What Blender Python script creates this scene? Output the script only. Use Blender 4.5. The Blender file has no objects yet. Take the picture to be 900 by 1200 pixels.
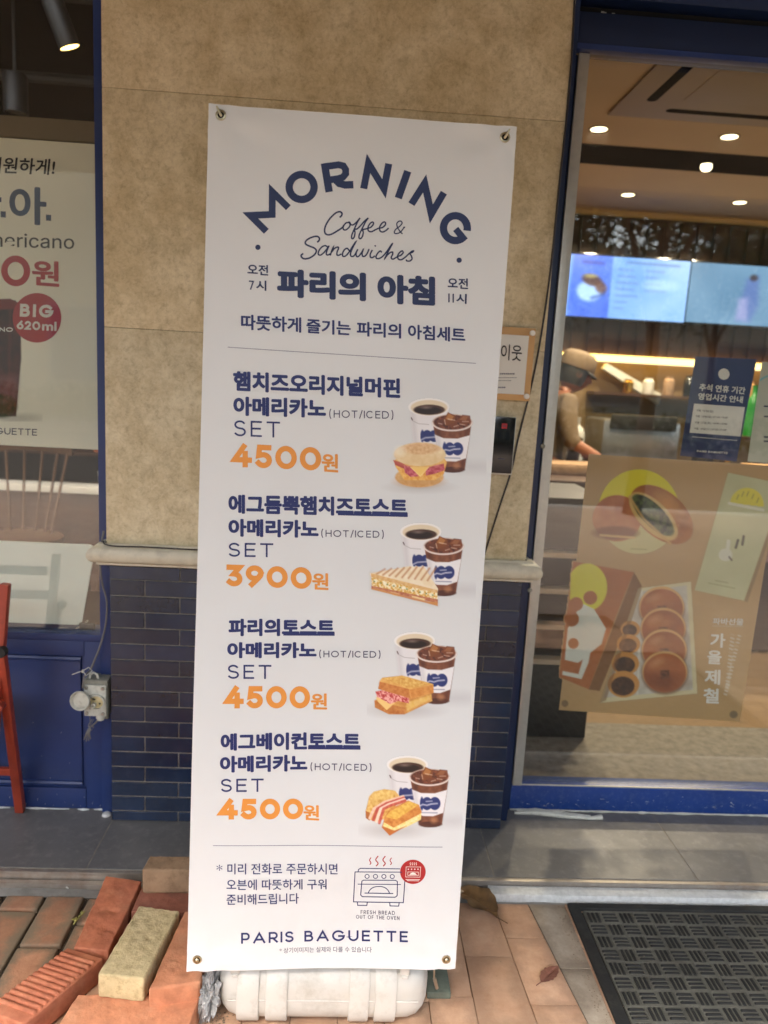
import bpy, bmesh, math, random, os
import numpy as np
from mathutils import Vector, Matrix, noise as mnoise
random.seed(7)
sc = bpy.context.scene
C = sc.collection
R_ = math.radians
# ------------------------------------------------------------------ camera
F, CX, CY, H = 880.0, 450.0, 600.0, 1.40
def cam_rows(p, y, r):
    cy, sy, cp, sp = math.cos(y), math.sin(y), math.cos(p), math.sin(p)
    f = Vector((sy*cp, cy*cp, -sp)); rt = Vector((cy, -sy, 0)); d = f.cross(rt)
    c, s = math.cos(r), math.sin(r)
    return c*rt + s*d, -s*rt + c*d, f
RT, DN, FW = cam_rows(R_(9.967), R_(3.145), R_(-3.161))
cd = bpy.data.cameras.new('camera'); cam = bpy.data.objects.new('camera', cd); C.objects.link(cam)
m = Matrix.Identity(4)
for i in range(3):
    m[i][0] = RT[i]; m[i][1] = -DN[i]; m[i][2] = -FW[i]
m[2][3] = H
cam.matrix_world = m
cd.sensor_fit = 'VERTICAL'; cd.sensor_height = 24; cd.lens = F/1200*24
cd.clip_start = 0.02; cd.clip_end = 500
cd.dof.use_dof = True; cd.dof.focus_distance = 1.62; cd.dof.aperture_fstop = cd.lens/1000/0.009
sc.camera = cam
# ------------------------------------------------------------------ sky, sun, exposure
SUN_EL, SUN_AZ = 54.5, 14
w = bpy.data.worlds.new('World'); sc.world = w; w.use_nodes = True
nt = w.node_tree; bg = nt.nodes['Background']
sky = nt.nodes.new('ShaderNodeTexSky'); sky.sky_type = 'NISHITA'; sky.sun_disc = False
sky.sun_elevation = R_(SUN_EL); sky.sun_rotation = R_(180+SUN_AZ); sky.dust_density = 4.0; sky.air_density = 1.2
sky.ozone_density = 1.0
nt.links.new(sky.outputs[0], bg.inputs[0]); bg.inputs[1].default_value = 0.15
sl = bpy.data.lights.new('sun', 'SUN'); sl.energy = .95; sl.angle = R_(8); sl.color = (1, .97, .93)
so = bpy.data.objects.new('sun', sl); C.objects.link(so)
dv = Vector((math.sin(R_(SUN_AZ))*math.cos(R_(SUN_EL)), math.cos(R_(SUN_AZ))*math.cos(R_(SUN_EL)), -math.sin(R_(SUN_EL))))
so.rotation_euler = dv.to_track_quat('-Z', 'Y').to_euler(); so.location = (0, -3, 6)
sc.view_settings.view_transform = 'Standard'; sc.view_settings.look = 'None'
sc.view_settings.exposure = 2.66; sc.view_settings.gamma = 1
sc.cycles.max_bounces = 8; sc.cycles.transparent_max_bounces = 12
sc.cycles.caustics_reflective = False; sc.cycles.caustics_refractive = False
try:
    sc.cycles.use_denoising = True; sc.cycles.denoiser = 'OPENIMAGEDENOISE'
except Exception: pass
# ------------------------------------------------------------------ pixel -> world on real planes
def ray(x, y): return RT*((x-CX)/F) + DN*((y-CY)/F) + FW
def fl(x, y, Z=0.0):
    d = ray(x, y); t = (Z-H)/d.z; return Vector((d.x*t, d.y*t, Z))
def wl(x, y, Y):
    d = ray(x, y); t = Y/d.y; return Vector((d.x*t, Y, H+d.z*t))
# ------------------------------------------------------------------ materials
def s2l(c):
    return tuple((v/12.92 if v <= .04045 else ((v+.055)/1.055)**2.4) for v in c)
def rgb(r, g, b): return s2l((r/255, g/255, b/255))
MATS = {}
def pm(name, base, rough=.5, var=.12, scale=8, bump=.0, bscale=60, metal=0.0, spec=.5, objvar=0.0, base2=None, dirt=None, coat=0.0, detail=5, rvar=0.0, sheen=0):
    m = bpy.data.materials.new(name); m.use_nodes = True; t = m.node_tree; N = t.nodes; L = t.links
    p = N['Principled BSDF']; p.inputs['Roughness'].default_value = rough; p.inputs['Metallic'].default_value = metal
    p.inputs['Specular IOR Level'].default_value = spec; p.inputs['Coat Weight'].default_value = coat
    g = N.new('ShaderNodeNewGeometry')
    n = N.new('ShaderNodeTexNoise'); n.inputs['Scale'].default_value = scale; n.inputs['Detail'].default_value = detail; n.inputs['Roughness'].default_value = .6
    L.new(g.outputs['Position'], n.inputs['Vector'])
    r = N.new('ShaderNodeValToRGB'); r.color_ramp.elements[0].position = .32; r.color_ramp.elements[1].position = .68
    b2 = base2 or tuple(min(1, c*(1+var)) for c in base); b1 = tuple(c*(1-var) for c in base)
    r.color_ramp.elements[0].color = (*b1, 1); r.color_ramp.elements[1].color = (*b2, 1)
    L.new(n.outputs[0], r.inputs[0]); out = r.outputs[0]
    if objvar:
        oi = N.new('ShaderNodeObjectInfo'); mr = N.new('ShaderNodeMapRange')
        mr.inputs[3].default_value = 1-objvar; mr.inputs[4].default_value = 1+objvar
        L.new(oi.outputs['Random'], mr.inputs[0])
        mx = N.new('ShaderNodeVectorMath'); mx.operation = 'SCALE'; L.new(out, mx.inputs[0]); L.new(mr.outputs[0], mx.inputs['Scale']); out = mx.outputs[0]
    if dirt:      # (colour, amount, scale): blotches of dirt
        n2 = N.new('ShaderNodeTexNoise'); n2.inputs['Scale'].default_value = dirt[2]; n2.inputs['Detail'].default_value = 8; n2.inputs['Roughness'].default_value = .7
        L.new(g.outputs['Position'], n2.inputs['Vector'])
        r2 = N.new('ShaderNodeValToRGB'); r2.color_ramp.elements[0].position = .5; r2.color_ramp.elements[1].position = .72
        r2.color_ramp.elements[0].color = (0, 0, 0, 1); r2.color_ramp.elements[1].color = (dirt[1],)*3+(1,)
        L.new(n2.outputs[0], r2.inputs[0])
        mm = N.new('ShaderNodeMix'); mm.data_type = 'RGBA'; L.new(r2.outputs[0], mm.inputs[0]); L.new(out, mm.inputs[6]); mm.inputs[7].default_value = (*dirt[0], 1); out = mm.outputs[2]
    L.new(out, p.inputs['Base Color'])
    if rvar:
        n4 = N.new('ShaderNodeTexNoise'); n4.inputs['Scale'].default_value = scale*1.7; n4.inputs['Detail'].default_value = 4
        L.new(g.outputs['Position'], n4.inputs['Vector'])
        m4 = N.new('ShaderNodeMapRange'); m4.inputs[1].default_value = .35; m4.inputs[2].default_value = .65; m4.inputs[3].default_value = rough-rvar; m4.inputs[4].default_value = rough+rvar
        L.new(n4.outputs[0], m4.inputs[0]); L.new(m4.outputs[0], p.inputs['Roughness'])
    if bump:
        n3 = N.new('ShaderNodeTexNoise'); n3.inputs['Scale'].default_value = bscale; n3.inputs['Detail'].default_value = 6
        L.new(g.outputs['Position'], n3.inputs['Vector'])
        b = N.new('ShaderNodeBump'); b.inputs['Strength'].default_value = .7; b.inputs['Distance'].default_value = bump
        L.new(n3.outputs[0], b.inputs['Height']); L.new(b.outputs[0], p.inputs['Normal'])
    MATS[name] = m
    return m
def emis(name, col, st):
    m = bpy.data.materials.new(name); m.use_nodes = True; t = m.node_tree; t.nodes.clear()
    e = t.nodes.new('ShaderNodeEmission'); o = t.nodes.new('ShaderNodeOutputMaterial'); e.inputs[0].default_value = (*col, 1); e.inputs[1].default_value = st
    t.links.new(e.outputs[0], o.inputs[0]); return m
def glassmat(name, tint=(.93, .95, .92), boost=1.0):
    m = bpy.data.materials.new(name); m.use_nodes = True; t = m.node_tree; t.nodes.clear(); N = t.nodes; L = t.links
    tr = N.new('ShaderNodeBsdfTransparent'); tr.inputs[0].default_value = (*tint, 1)
    gl = N.new('ShaderNodeBsdfGlossy'); gl.inputs['Roughness'].default_value = 0.0; gl.inputs[0].default_value = (1, 1, 1, 1)
    lw = N.new('ShaderNodeLayerWeight'); lw.inputs[0].default_value = .5
    pw = N.new('ShaderNodeMath'); pw.operation = 'POWER'; pw.inputs[1].default_value = 5; L.new(lw.outputs['Facing'], pw.inputs[0])
    fr = N.new('ShaderNodeMath'); fr.operation = 'MULTIPLY_ADD'; fr.inputs[1].default_value = .95; fr.inputs[2].default_value = .055*boost; L.new(pw.outputs[0], fr.inputs[0])
    mx = N.new('ShaderNodeMixShader'); o = N.new('ShaderNodeOutputMaterial')
    L.new(fr.outputs[0], mx.inputs[0]); L.new(tr.outputs[0], mx.inputs[1]); L.new(gl.outputs[0], mx.inputs[2]); L.new(mx.outputs[0], o.inputs[0])
    return m
def artmat(name, bgcol, rough=.5, emit=0.0, bump=0.0):
    m = bpy.data.materials.new(name); m.use_nodes = True; t = m.node_tree; N = t.nodes; L = t.links
    p = N['Principled BSDF']; p.inputs['Roughness'].default_value = rough
    a = N.new('ShaderNodeAttribute'); a.attribute_name = 'Col'
    mx = N.new('ShaderNodeMix'); mx.data_type = 'RGBA'; mx.inputs[6].default_value = (*bgcol, 1)
    L.new(a.outputs['Alpha'], mx.inputs[0]); L.new(a.outputs['Color'], mx.inputs[7]); L.new(mx.outputs[2], p.inputs['Base Color'])
    if emit:
        L.new(mx.outputs[2], p.inputs['Emission Color']); p.inputs['Emission Strength'].default_value = emit
        p.inputs['Base Color'].default_value = (0, 0, 0, 1)
        for l in list(p.inputs['Base Color'].links): L.remove(l)
    return m
def stone_mat():
    m = bpy.data.materials.new('beige_stone'); m.use_nodes = True; t = m.node_tree; N = t.nodes; L = t.links; p = N['Principled BSDF']
    p.inputs['Roughness'].default_value = .55
    g = N.new('ShaderNodeNewGeometry')
    def noise(sc_, det, dist, rough=.6):
        n = N.new('ShaderNodeTexNoise'); n.inputs['Scale'].default_value = sc_; n.inputs['Detail'].default_value = det; n.inputs['Distortion'].default_value = dist; n.inputs['Roughness'].default_value = rough
        L.new(g.outputs['Position'], n.inputs['Vector']); return n.outputs[0]
    def ramp(src, stops):
        r = N.new('ShaderNodeValToRGB'); e = r.color_ramp.elements
        while len(e) < len(stops): e.new(.5)
        for k, (pos, c) in enumerate(stops): e[k].position = pos; e[k].color = (*c, 1)
        L.new(src, r.inputs[0]); return r.outputs[0]
    base = ramp(noise(20, 12, .25, .82), [(.36, rgb(190, 175, 140)), (.5, rgb(217, 203, 168)), (.62, rgb(230, 218, 186))])
    lo = ramp(noise(6, 4, .6, .6), [(.38, rgb(232, 226, 214)), (.6, (1,)*3)])
    sw = ramp(noise(26, 8, 1.3, .7), [(.46, (0,)*3), (.5, (1,)*3), (.54, (0,)*3)])
    swf = ramp(noise(9, 4, 0), [(.45, (0,)*3), (.75, (.42,)*3)])
    mu = N.new('ShaderNodeMath'); mu.operation = 'MULTIPLY'; L.new(sw, mu.inputs[0]); L.new(swf, mu.inputs[1])
    mx = N.new('ShaderNodeMix'); mx.data_type = 'RGBA'; L.new(mu.outputs[0], mx.inputs[0]); L.new(base, mx.inputs[6]); mx.inputs[7].default_value = (*rgb(208, 190, 152), 1)
    m0 = N.new('ShaderNodeMix'); m0.data_type = 'RGBA'; m0.blend_type = 'MULTIPLY'; m0.inputs[0].default_value = .8; L.new(mx.outputs[2], m0.inputs[6]); L.new(lo, m0.inputs[7]); mx = m0
    sp = ramp(noise(75, 7, .5, .8), [(.36, rgb(128, 104, 72)), (.50, (1,)*3)])
    m2 = N.new('ShaderNodeMix'); m2.data_type = 'RGBA'; m2.blend_type = 'MULTIPLY'; m2.inputs[0].default_value = .26; L.new(mx.outputs[2], m2.inputs[6]); L.new(sp, m2.inputs[7])
    oi = N.new('ShaderNodeObjectInfo'); mr = N.new('ShaderNodeMapRange'); mr.inputs[3].default_value = .93; mr.inputs[4].default_value = 1.05
    L.new(oi.outputs['Random'], mr.inputs[0]); v = N.new('ShaderNodeVectorMath'); v.operation = 'SCALE'; L.new(m2.outputs[2], v.inputs[0]); L.new(mr.outputs[0], v.inputs['Scale'])
    L.new(v.outputs[0], p.inputs['Base Color'])
    b = N.new('ShaderNodeBump'); b.inputs['Strength'].default_value = .35; b.inputs['Distance'].default_value = .002; L.new(noise(70, 6, 1, .7), b.inputs['Height']); L.new(b.outputs[0], p.inputs['Normal'])
    return m
def paver_mat(name, c1, c2, edge, hx, hy, amount):
    """clay block: two clay tones, grime creeping in from the joints (object space), fine grain"""
    m = bpy.data.materials.new(name); m.use_nodes = True; t = m.node_tree; N = t.nodes; L = t.links; p = N['Principled BSDF']
    p.inputs['Roughness'].default_value = .85; p.inputs['Specular IOR Level'].default_value = .3
    g = N.new('ShaderNodeNewGeometry'); tc = N.new('ShaderNodeTexCoord')
    n = N.new('ShaderNodeTexNoise'); n.inputs['Scale'].default_value = 14; n.inputs['Detail'].default_value = 9; n.inputs['Roughness'].default_value = .7
    L.new(g.outputs['Position'], n.inputs['Vector'])
    r = N.new('ShaderNodeValToRGB'); r.color_ramp.elements[0].position = .35; r.color_ramp.elements[1].position = .65
    r.color_ramp.elements[0].color = (*c1, 1); r.color_ramp.elements[1].color = (*c2, 1); L.new(n.outputs[0], r.inputs[0])
    oi = N.new('ShaderNodeObjectInfo'); mr = N.new('ShaderNodeMapRange'); mr.inputs[3].default_value = .82; mr.inputs[4].default_value = 1.14
    L.new(oi.outputs['Random'], mr.inputs[0]); v = N.new('ShaderNodeVectorMath'); v.operation = 'SCALE'; L.new(r.outputs[0], v.inputs[0]); L.new(mr.outputs[0], v.inputs['Scale'])
    sx = N.new('ShaderNodeSeparateXYZ'); L.new(tc.outputs['Object'], sx.inputs[0])
    def edge_of(o, h):
        a = N.new('ShaderNodeMath'); a.operation = 'ABSOLUTE'; L.new(o, a.inputs[0])
        q = N.new('ShaderNodeMapRange'); q.inputs[1].default_value = h-.035; q.inputs[2].default_value = h; L.new(a.outputs[0], q.inputs[0]); return q.outputs[0]
    mxx = N.new('ShaderNodeMath'); mxx.operation = 'MAXIMUM'; L.new(edge_of(sx.outputs[0], hx), mxx.inputs[0]); L.new(edge_of(sx.outputs[1], hy), mxx.inputs[1])
    n2 = N.new('ShaderNodeTexNoise'); n2.inputs['Scale'].default_value = 11; n2.inputs['Detail'].default_value = 8; n2.inputs['Roughness'].default_value = .75
    L.new(g.outputs['Position'], n2.inputs['Vector'])
    ad = N.new('ShaderNodeMath'); ad.operation = 'MULTIPLY_ADD'; L.new(mxx.outputs[0], ad.inputs[0]); ad.inputs[1].default_value = .32; L.new(n2.outputs[0], ad.inputs[2])
    q = N.new('ShaderNodeMapRange'); q.inputs[1].default_value = .5; q.inputs[2].default_value = .78; q.inputs[4].default_value = amount; L.new(ad.outputs[0], q.inputs[0])
    mm = N.new('ShaderNodeMix'); mm.data_type = 'RGBA'; L.new(q.outputs[0], mm.inputs[0]); L.new(v.outputs[0], mm.inputs[6]); mm.inputs[7].default_value = (*edge, 1)
    L.new(mm.outputs[2], p.inputs['Base Color'])
    n3 = N.new('ShaderNodeTexNoise'); n3.inputs['Scale'].default_value = 160; n3.inputs['Detail'].default_value = 4; L.new(g.outputs['Position'], n3.inputs['Vector'])
    b = N.new('ShaderNodeBump'); b.inputs['Strength'].default_value = .5; b.inputs['Distance'].default_value = .0015; L.new(n3.outputs[0], b.inputs['Height']); L.new(b.outputs[0], p.inputs['Normal'])
    return m
M = {}
M['stone'] = stone_mat()
M['grout'] = pm('pale_grout', rgb(126, 120, 110), .9, .25, 30, .0006, 150)
M['dark'] = pm('dark_gap', rgb(18, 17, 16), .9, .1)
M['walltile'] = pm('glazed_navy_tile', rgb(21, 36, 60), .2, .3, 6, .0004, 22, objvar=.25, spec=.6, rvar=.06, dirt=(rgb(70, 74, 84), .2, 25))
M['ledge'] = pm('cream_moulding_stone', rgb(208, 200, 178), .5, .07, 25, .0004, 200, dirt=(rgb(120, 110, 95), .35, 18))
M['blue'] = pm('navy_painted_wood', rgb(32, 51, 100), .42, .12, 5, .0003, 60, dirt=(rgb(52, 64, 98), .45, 9), rvar=.06)
M['bluedoor'] = pm('blue_painted_aluminium', rgb(26, 57, 122), .35, .12, 6, .0002, 80, dirt=(rgb(110, 126, 150), .3, 60))
M['bluetop'] = pm('dark_blue_paint', rgb(20, 36, 68), .4, .1, 5)
M['alu'] = pm('brushed_aluminium', rgb(190, 188, 178), .38, .06, 40, metal=.55)
M['floortile'] = pm('grey_porcelain_tile', rgb(98, 97, 96), .42, .16, 7, .0003, 90, objvar=.06, dirt=(rgb(135, 132, 128), .5, 34), rvar=.08)
M['grit'] = pm('sandy_grit', rgb(138, 118, 96), .95, .35, 60)
M['mortar'] = pm('grey_mortar', rgb(128, 126, 120), .9, .22, 9, .0015, 60, dirt=(rgb(92, 88, 80), .8, 14))
M['granite'] = pm('pale_granite', rgb(205, 208, 206), .6, .12, 70, .0004, 150, dirt=(rgb(165, 168, 165), .6, 12))
M['railmetal'] = pm('dull_steel_strip', rgb(160, 152, 142), .42, .15, 25, metal=.6, dirt=(rgb(120, 85, 60), .5, 12))
M['sand'] = pm('dirty_joint_sand', rgb(62, 54, 44), .95, .4, 40, .003, 90)
M['paver_new'] = paver_mat('clay_paver_orange', rgb(182, 142, 112), rgb(200, 164, 134), rgb(130, 104, 84), .051, .101, .45)
M['paver_old'] = paver_mat('clay_paver_weathered', rgb(156, 112, 86), rgb(180, 136, 106), rgb(118, 108, 90), .048, .1, .9)
M['paver_grey'] = paver_mat('concrete_paver_grey', rgb(140, 128, 112), rgb(168, 156, 138), rgb(110, 98, 84), .051, .101, .6)
M['brick_red'] = pm('salmon_clay', rgb(174, 106, 78), .85, .2, 30, .002, 120, spec=.3, dirt=(rgb(198, 138, 104), .6, 16))
M['brick_orange'] = pm('orange_clay', rgb(190, 128, 94), .85, .18, 34, .002, 120, spec=.3, dirt=(rgb(208, 156, 120), .6, 14))
M['brick_dark'] = pm('dull_red_clay', rgb(150, 96, 78), .85, .16, 9, .0015, 120, spec=.3, dirt=(rgb(110, 80, 66), .7, 20))
M['brick_yellow'] = pm('straw_concrete', rgb(196, 178, 136), .88, .12, 60, .002, 160, spec=.3, dirt=(rgb(140, 122, 82), .8, 50))
M['brick_brown'] = pm('brown_concrete', rgb(156, 128, 100), .88, .18, 14, .0016, 130, spec=.3, dirt=(rgb(120, 96, 72), .8, 40))
M['cloth'] = pm('banner_vinyl', rgb(218, 221, 220), .5, .015, 3, .00025, 700, spec=.35)
M['navy'] = pm('navy_ink', rgb(27, 41, 98), .5, .04, 5)
M['navy2'] = pm('dark_navy_ink', rgb(26, 42, 84), .5, .04, 5)
M['orange'] = pm('orange_ink', rgb(226, 148, 62), .5, .04, 5)
M['greyink'] = pm('grey_ink', rgb(64, 64, 90), .5, .04, 5)
M['lineink'] = pm('line_ink', rgb(120, 122, 140), .5, .04, 5)
M['redink'] = pm('red_ink', rgb(172, 32, 36), .5, .04, 5)
M['whiteink'] = pm('white_ink', rgb(232, 228, 220), .5, .02, 5)
M['brass'] = pm('nickel_grommet', rgb(190, 180, 150), .28, .1, 60, metal=1)
M['steel'] = pm('steel', rgb(170, 168, 160), .35, .1, 50, metal=1)
M['plastic'] = pm('cream_plastic', rgb(196, 193, 184), .45, .05, 8, .0004, 40, dirt=(rgb(150, 142, 126), .55, 14))
M['strap'] = pm('cream_strap_plastic', rgb(202, 199, 190), .48, .03, 8, dirt=(rgb(158, 150, 134), .5, 22))
M['blackpl'] = pm('black_gloss_plastic', rgb(14, 14, 15), .12, .1, 5)
M['blackmat'] = pm('black_rubber', rgb(34, 35, 34), .75, .2, 18, .0008, 150, dirt=(rgb(70, 68, 60), .4, 22))
M['matgrey'] = pm('grey_green_mat_rib', rgb(92, 91, 82), .8, .2, 14, .0008, 200, dirt=(rgb(70, 68, 60), .6, 16))
M['matdark'] = pm('mat_recess', rgb(36, 35, 31), .95, .25, 20, .001, 200)
M['redwood'] = pm('red_stained_wood', rgb(158, 62, 42), .38, .16, 14, .0004, 60, dirt=(rgb(118, 44, 32), .6, 20))
M['outlet'] = pm('aged_grey_plastic', rgb(196, 196, 184), .5, .08, 25, dirt=(rgb(110, 104, 92), .5, 45))
M['outletdark'] = pm('grimy_plastic', rgb(134, 134, 122), .7, .2, 40, .0005, 200, dirt=(rgb(84, 80, 70), .8, 40))
M['cable'] = pm('grey_cable', rgb(110, 108, 104), .5, .1, 20)
M['blackcable'] = pm('dark_cable', rgb(44, 38, 36), .5, .1, 20)
M['gold'] = pm('brass_pin', rgb(196, 160, 80), .25, .1, 20, metal=1)
M['wood'] = pm('light_plywood', rgb(204, 160, 104), .5, .08, 12, .0002, 60)
M['paper'] = pm('white_paper', rgb(226, 224, 216), .6, .02, 4)
M['ink'] = pm('black_ink', rgb(36, 34, 34), .6, .05)
M['leafbrown'] = pm('dry_brown_leaf', rgb(104, 78, 46), .6, .35, 26, .0006, 90)
M['leafred'] = pm('dry_red_leaf', rgb(126, 82, 66), .65, .25, 40, .0006, 90)
M['plasticbag'] = pm('crumpled_grey_plastic', rgb(160, 160, 158), .32, .2, 25, .002, 30)
M['slate'] = pm('grey_green_metal_plate', rgb(96, 104, 92), .6, .25, 30, .0004, 100)
M['glass'] = glassmat('window_glass', (.94, .95, .93))
M['ceiling'] = pm('beige_ceiling_paint', rgb(196, 176, 142), .8, .04, 2)
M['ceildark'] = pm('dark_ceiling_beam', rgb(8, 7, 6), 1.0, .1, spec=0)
M['acplate'] = pm('cassette_plastic', rgb(150, 134, 104), .6, .04, 4)
M['walnut'] = pm('dark_slat_wood', rgb(66, 42, 26), .5, .25, 6)
M['woodfloor'] = pm('oak_floor', rgb(136, 112, 82), .38, .16, 3, dirt=(rgb(110, 88, 62), .6, 9))
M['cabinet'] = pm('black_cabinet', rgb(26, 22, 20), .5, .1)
M['whitetray'] = pm('pale_tray', rgb(200, 198, 190), .5, .04)
M['woodchair'] = pm('honey_wood', rgb(62, 38, 16), .45, .2, 10)
M['backwall'] = pm('warm_plaster', rgb(104, 84, 54), .8, .12, 3)
M['acrylic'] = pm('frosted_board', rgb(232, 238, 228), .3, .04, 3, spec=.7)
M['awning'] = pm('awning_canvas', rgb(120, 113, 100), .8, .05, 2)
_t = M['awning'].node_tree; _p = _t.nodes['Principled BSDF']; _tr = _t.nodes.new('ShaderNodeBsdfTranslucent'); _mx = _t.nodes.new('ShaderNodeMixShader'); _mx.inputs[0].default_value = .05
_tr.inputs[0].default_value = (*rgb(236, 226, 208), 1); _t.links.new(_p.outputs[0], _mx.inputs[1]); _t.links.new(_tr.outputs[0], _mx.inputs[2]); _t.links.new(_mx.outputs[0], _t.nodes['Material Output'].inputs[0])
M['asphalt'] = pm('asphalt', (.05, .05, .052), .9, .2, 3, .003, 60)
M['street_paver'] = None
M['hedge'] = pm('hedge_leaf', (.06, .10, .03), .6, .4, 8)
M['treeleaf'] = pm('tree_leaf', (.115, .12, .045), .6, .4, 3)
M['bark'] = pm('bark', rgb(92, 78, 64), .9, .3, 20, .004, 40)
M['facade'] = pm('cream_facade', rgb(206, 196, 172), .8, .06, 1)
M['facglass'] = pm('blue_grey_window', rgb(90, 110, 120), .15, .2, 1)
M['kerb'] = pm('grey_kerb', rgb(170, 166, 156), .8, .1, 5)
M['roadline'] = pm('road_paint', (.75, .75, .72), .7, .08, 8)
M['beigecloth'] = pm('beige_fabric', rgb(108, 90, 68), .8, .1, 30)
M['skin'] = pm('skin', rgb(140, 88, 62), .5, .06, 20)
M['hair'] = pm('black_hair', rgb(24, 20, 18), .5, .1)
M['apron'] = pm('brown_apron', rgb(58, 34, 24), .7, .1)
M['steelm'] = pm('machine_steel', rgb(150, 150, 150), .3, .1, 4, metal=.8)
M['greenp'] = pm('green_bottle', rgb(30, 110, 36), .3, .05)
M['lamp'] = emis('lamp_glow', rgb(255, 236, 190), 1.1)
M['lampyellow'] = emis('spot_glow', rgb(255, 206, 100), 3.2)
M['led'] = emis('led_strip_glow', rgb(255, 205, 110), 1.1)
M['blackmetal'] = pm('black_metal', rgb(16, 15, 14), .5, .1)
# ------------------------------------------------------------------ builders
def origin(o):
    v = Vector((0, 0, 0))
    while o: v = v + o.location; o = o.parent
    return v
def tag(o, label=None, cat=None, group=None, kind=None):
    if label: o['label'] = label
    if cat: o['category'] = cat
    if group: o['group'] = group
    if kind: o['kind'] = kind
    return o
def empty(name, loc, label, cat, group=None):
    o = bpy.data.objects.new(name, None); C.objects.link(o); o.location = loc; o.empty_display_size = .05
    return tag(o, label, cat, group)
class MB:
    def __init__(s): s.v = []; s.f = []
    def add(s, vs, fs):
        b = len(s.v); s.v += [Vector(v) for v in vs]; s.f += [tuple(b+i for i in f) for f in fs]; return s
    def box(s, x0, x1, y0, y1, z0, z1, mat=None):
        vs = [Vector((x, y, z)) for z in (z0, z1) for y in (y0, y1) for x in (x0, x1)]
        if mat is not None: vs = [mat @ v for v in vs]
        return s.add(vs, [(0, 2, 3, 1), (4, 5, 7, 6), (0, 1, 5, 4), (2, 6, 7, 3), (0, 4, 6, 2), (1, 3, 7, 5)])
    def hexa(s, top, zt):          # four top corners (x,y) or vectors, down by zt
        t = [Vector(p) for p in top]; b = [p-Vector((0, 0, zt)) for p in t]
        return s.add(b+t, [(3, 2, 1, 0), (4, 5, 6, 7), (0, 1, 5, 4), (1, 2, 6, 5), (2, 3, 7, 6), (3, 0, 4, 7)])
    def tube(s, pts, r, n=8, cap=True):
        pts = [Vector(p) for p in pts]; rs = r if isinstance(r, (list, tuple)) else [r]*len(pts)
        rings = []; up = None
        for i, p in enumerate(pts):
            t = (pts[min(i+1, len(pts)-1)]-pts[max(i-1, 0)]).normalized()
            if up is None: up = t.orthogonal().normalized()
            up = (up-t*up.dot(t)).normalized(); sd = t.cross(up)
            rings.append([p+(up*math.cos(2*math.pi*k/n)+sd*math.sin(2*math.pi*k/n))*rs[i] for k in range(n)])
        b = len(s.v)
        for rg in rings: s.v += rg
        for i in range(len(pts)-1):
            for k in range(n):
                s.f.append((b+i*n+k, b+i*n+(k+1) % n, b+(i+1)*n+(k+1) % n, b+(i+1)*n+k))
        if cap:
            s.f.append(tuple(b+k for k in reversed(range(n)))); e = b+(len(pts)-1)*n; s.f.append(tuple(e+k for k in range(n)))
        return s
    def lathe(s, prof, c, axis='Z', n=32, cap=True):   # prof: (radius, along)
        ax = {'Z': (Vector((1, 0, 0)), Vector((0, 1, 0)), Vector((0, 0, 1))), 'Y': (Vector((1, 0, 0)), Vector((0, 0, 1)), Vector((0, 1, 0))), 'X': (Vector((0, 1, 0)), Vector((0, 0, 1)), Vector((1, 0, 0)))}[axis] if isinstance(axis, str) else axis
        b = len(s.v); c = Vector(c)
        for r, h in prof:
            for k in range(n):
                a = 2*math.pi*k/n; s.v.append(c+ax[2]*h+(ax[0]*math.cos(a)+ax[1]*math.sin(a))*r)
        for i in range(len(prof)-1):
            for k in range(n): s.f.append((b+i*n+k, b+i*n+(k+1) % n, b+(i+1)*n+(k+1) % n, b+(i+1)*n+k))
        if cap:
            s.f.append(tuple(b+k for k in reversed(range(n)))); e = b+(len(prof)-1)*n; s.f.append(tuple(e+k for k in range(n)))
        return s
    def prism(s, poly, d):        # poly: vectors; extruded by vector d
        p = [Vector(q) for q in poly]; d = Vector(d); n = len(p)
        return s.add(p+[q+d for q in p], [tuple(range(n)), tuple(reversed(range(n, 2*n)))]+[(i, i+n, (i+1) % n+n, (i+1) % n) for i in range(n)])
    def mesh(s, name, off=Vector((0, 0, 0)), bevel=0, seg=2, smooth=False):
        me = bpy.data.meshes.new(name); me.from_pydata([tuple(v-off) for v in s.v], [], s.f)
        bm = bmesh.new(); bm.from_mesh(me)
        bmesh.ops.recalc_face_normals(bm, faces=bm.faces)
        if bevel:
            es = [e for e in bm.edges if len(e.link_faces) == 2 and e.calc_face_angle(0) > .5]
            bmesh.ops.bevel(bm, geom=es, offset=bevel, segments=seg, profile=.6, affect='EDGES')
        bm.to_mesh(me); bm.free()
        if smooth or bevel:
            me.polygons.foreach_set('use_smooth', [True]*len(me.polygons))
            try: me.set_sharp_from_angle(angle=R_(40))
            except Exception: pass
        return me
    def build(s, name, mat, parent=None, bevel=0, seg=2, smooth=False, **kw):
        me = s.mesh(name, origin(parent) if parent else Vector((0, 0, 0)), bevel, seg, smooth)
        me.materials.append(mat)
        o = bpy.data.objects.new(name, me); C.objects.link(o)
        if parent: o.parent = parent
        tag(o, **kw); return o
def inst(name, me, parent, world, rot=None, **kw):
    o = bpy.data.objects.new(name, me); C.objects.link(o); o.parent = parent
    o.location = Vector(world)-(origin(parent) if parent else Vector((0, 0, 0)))
    if rot: o.rotation_euler = rot
    return tag(o, **kw)
def cbox(sx, sy, sz, bevel, name, mat, jitter=0):
    b = MB().box(-sx/2, sx/2, -sy/2, sy/2, -sz, 0); me = b.mesh(name, bevel=bevel, seg=2); me.materials.append(mat); return me
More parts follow.
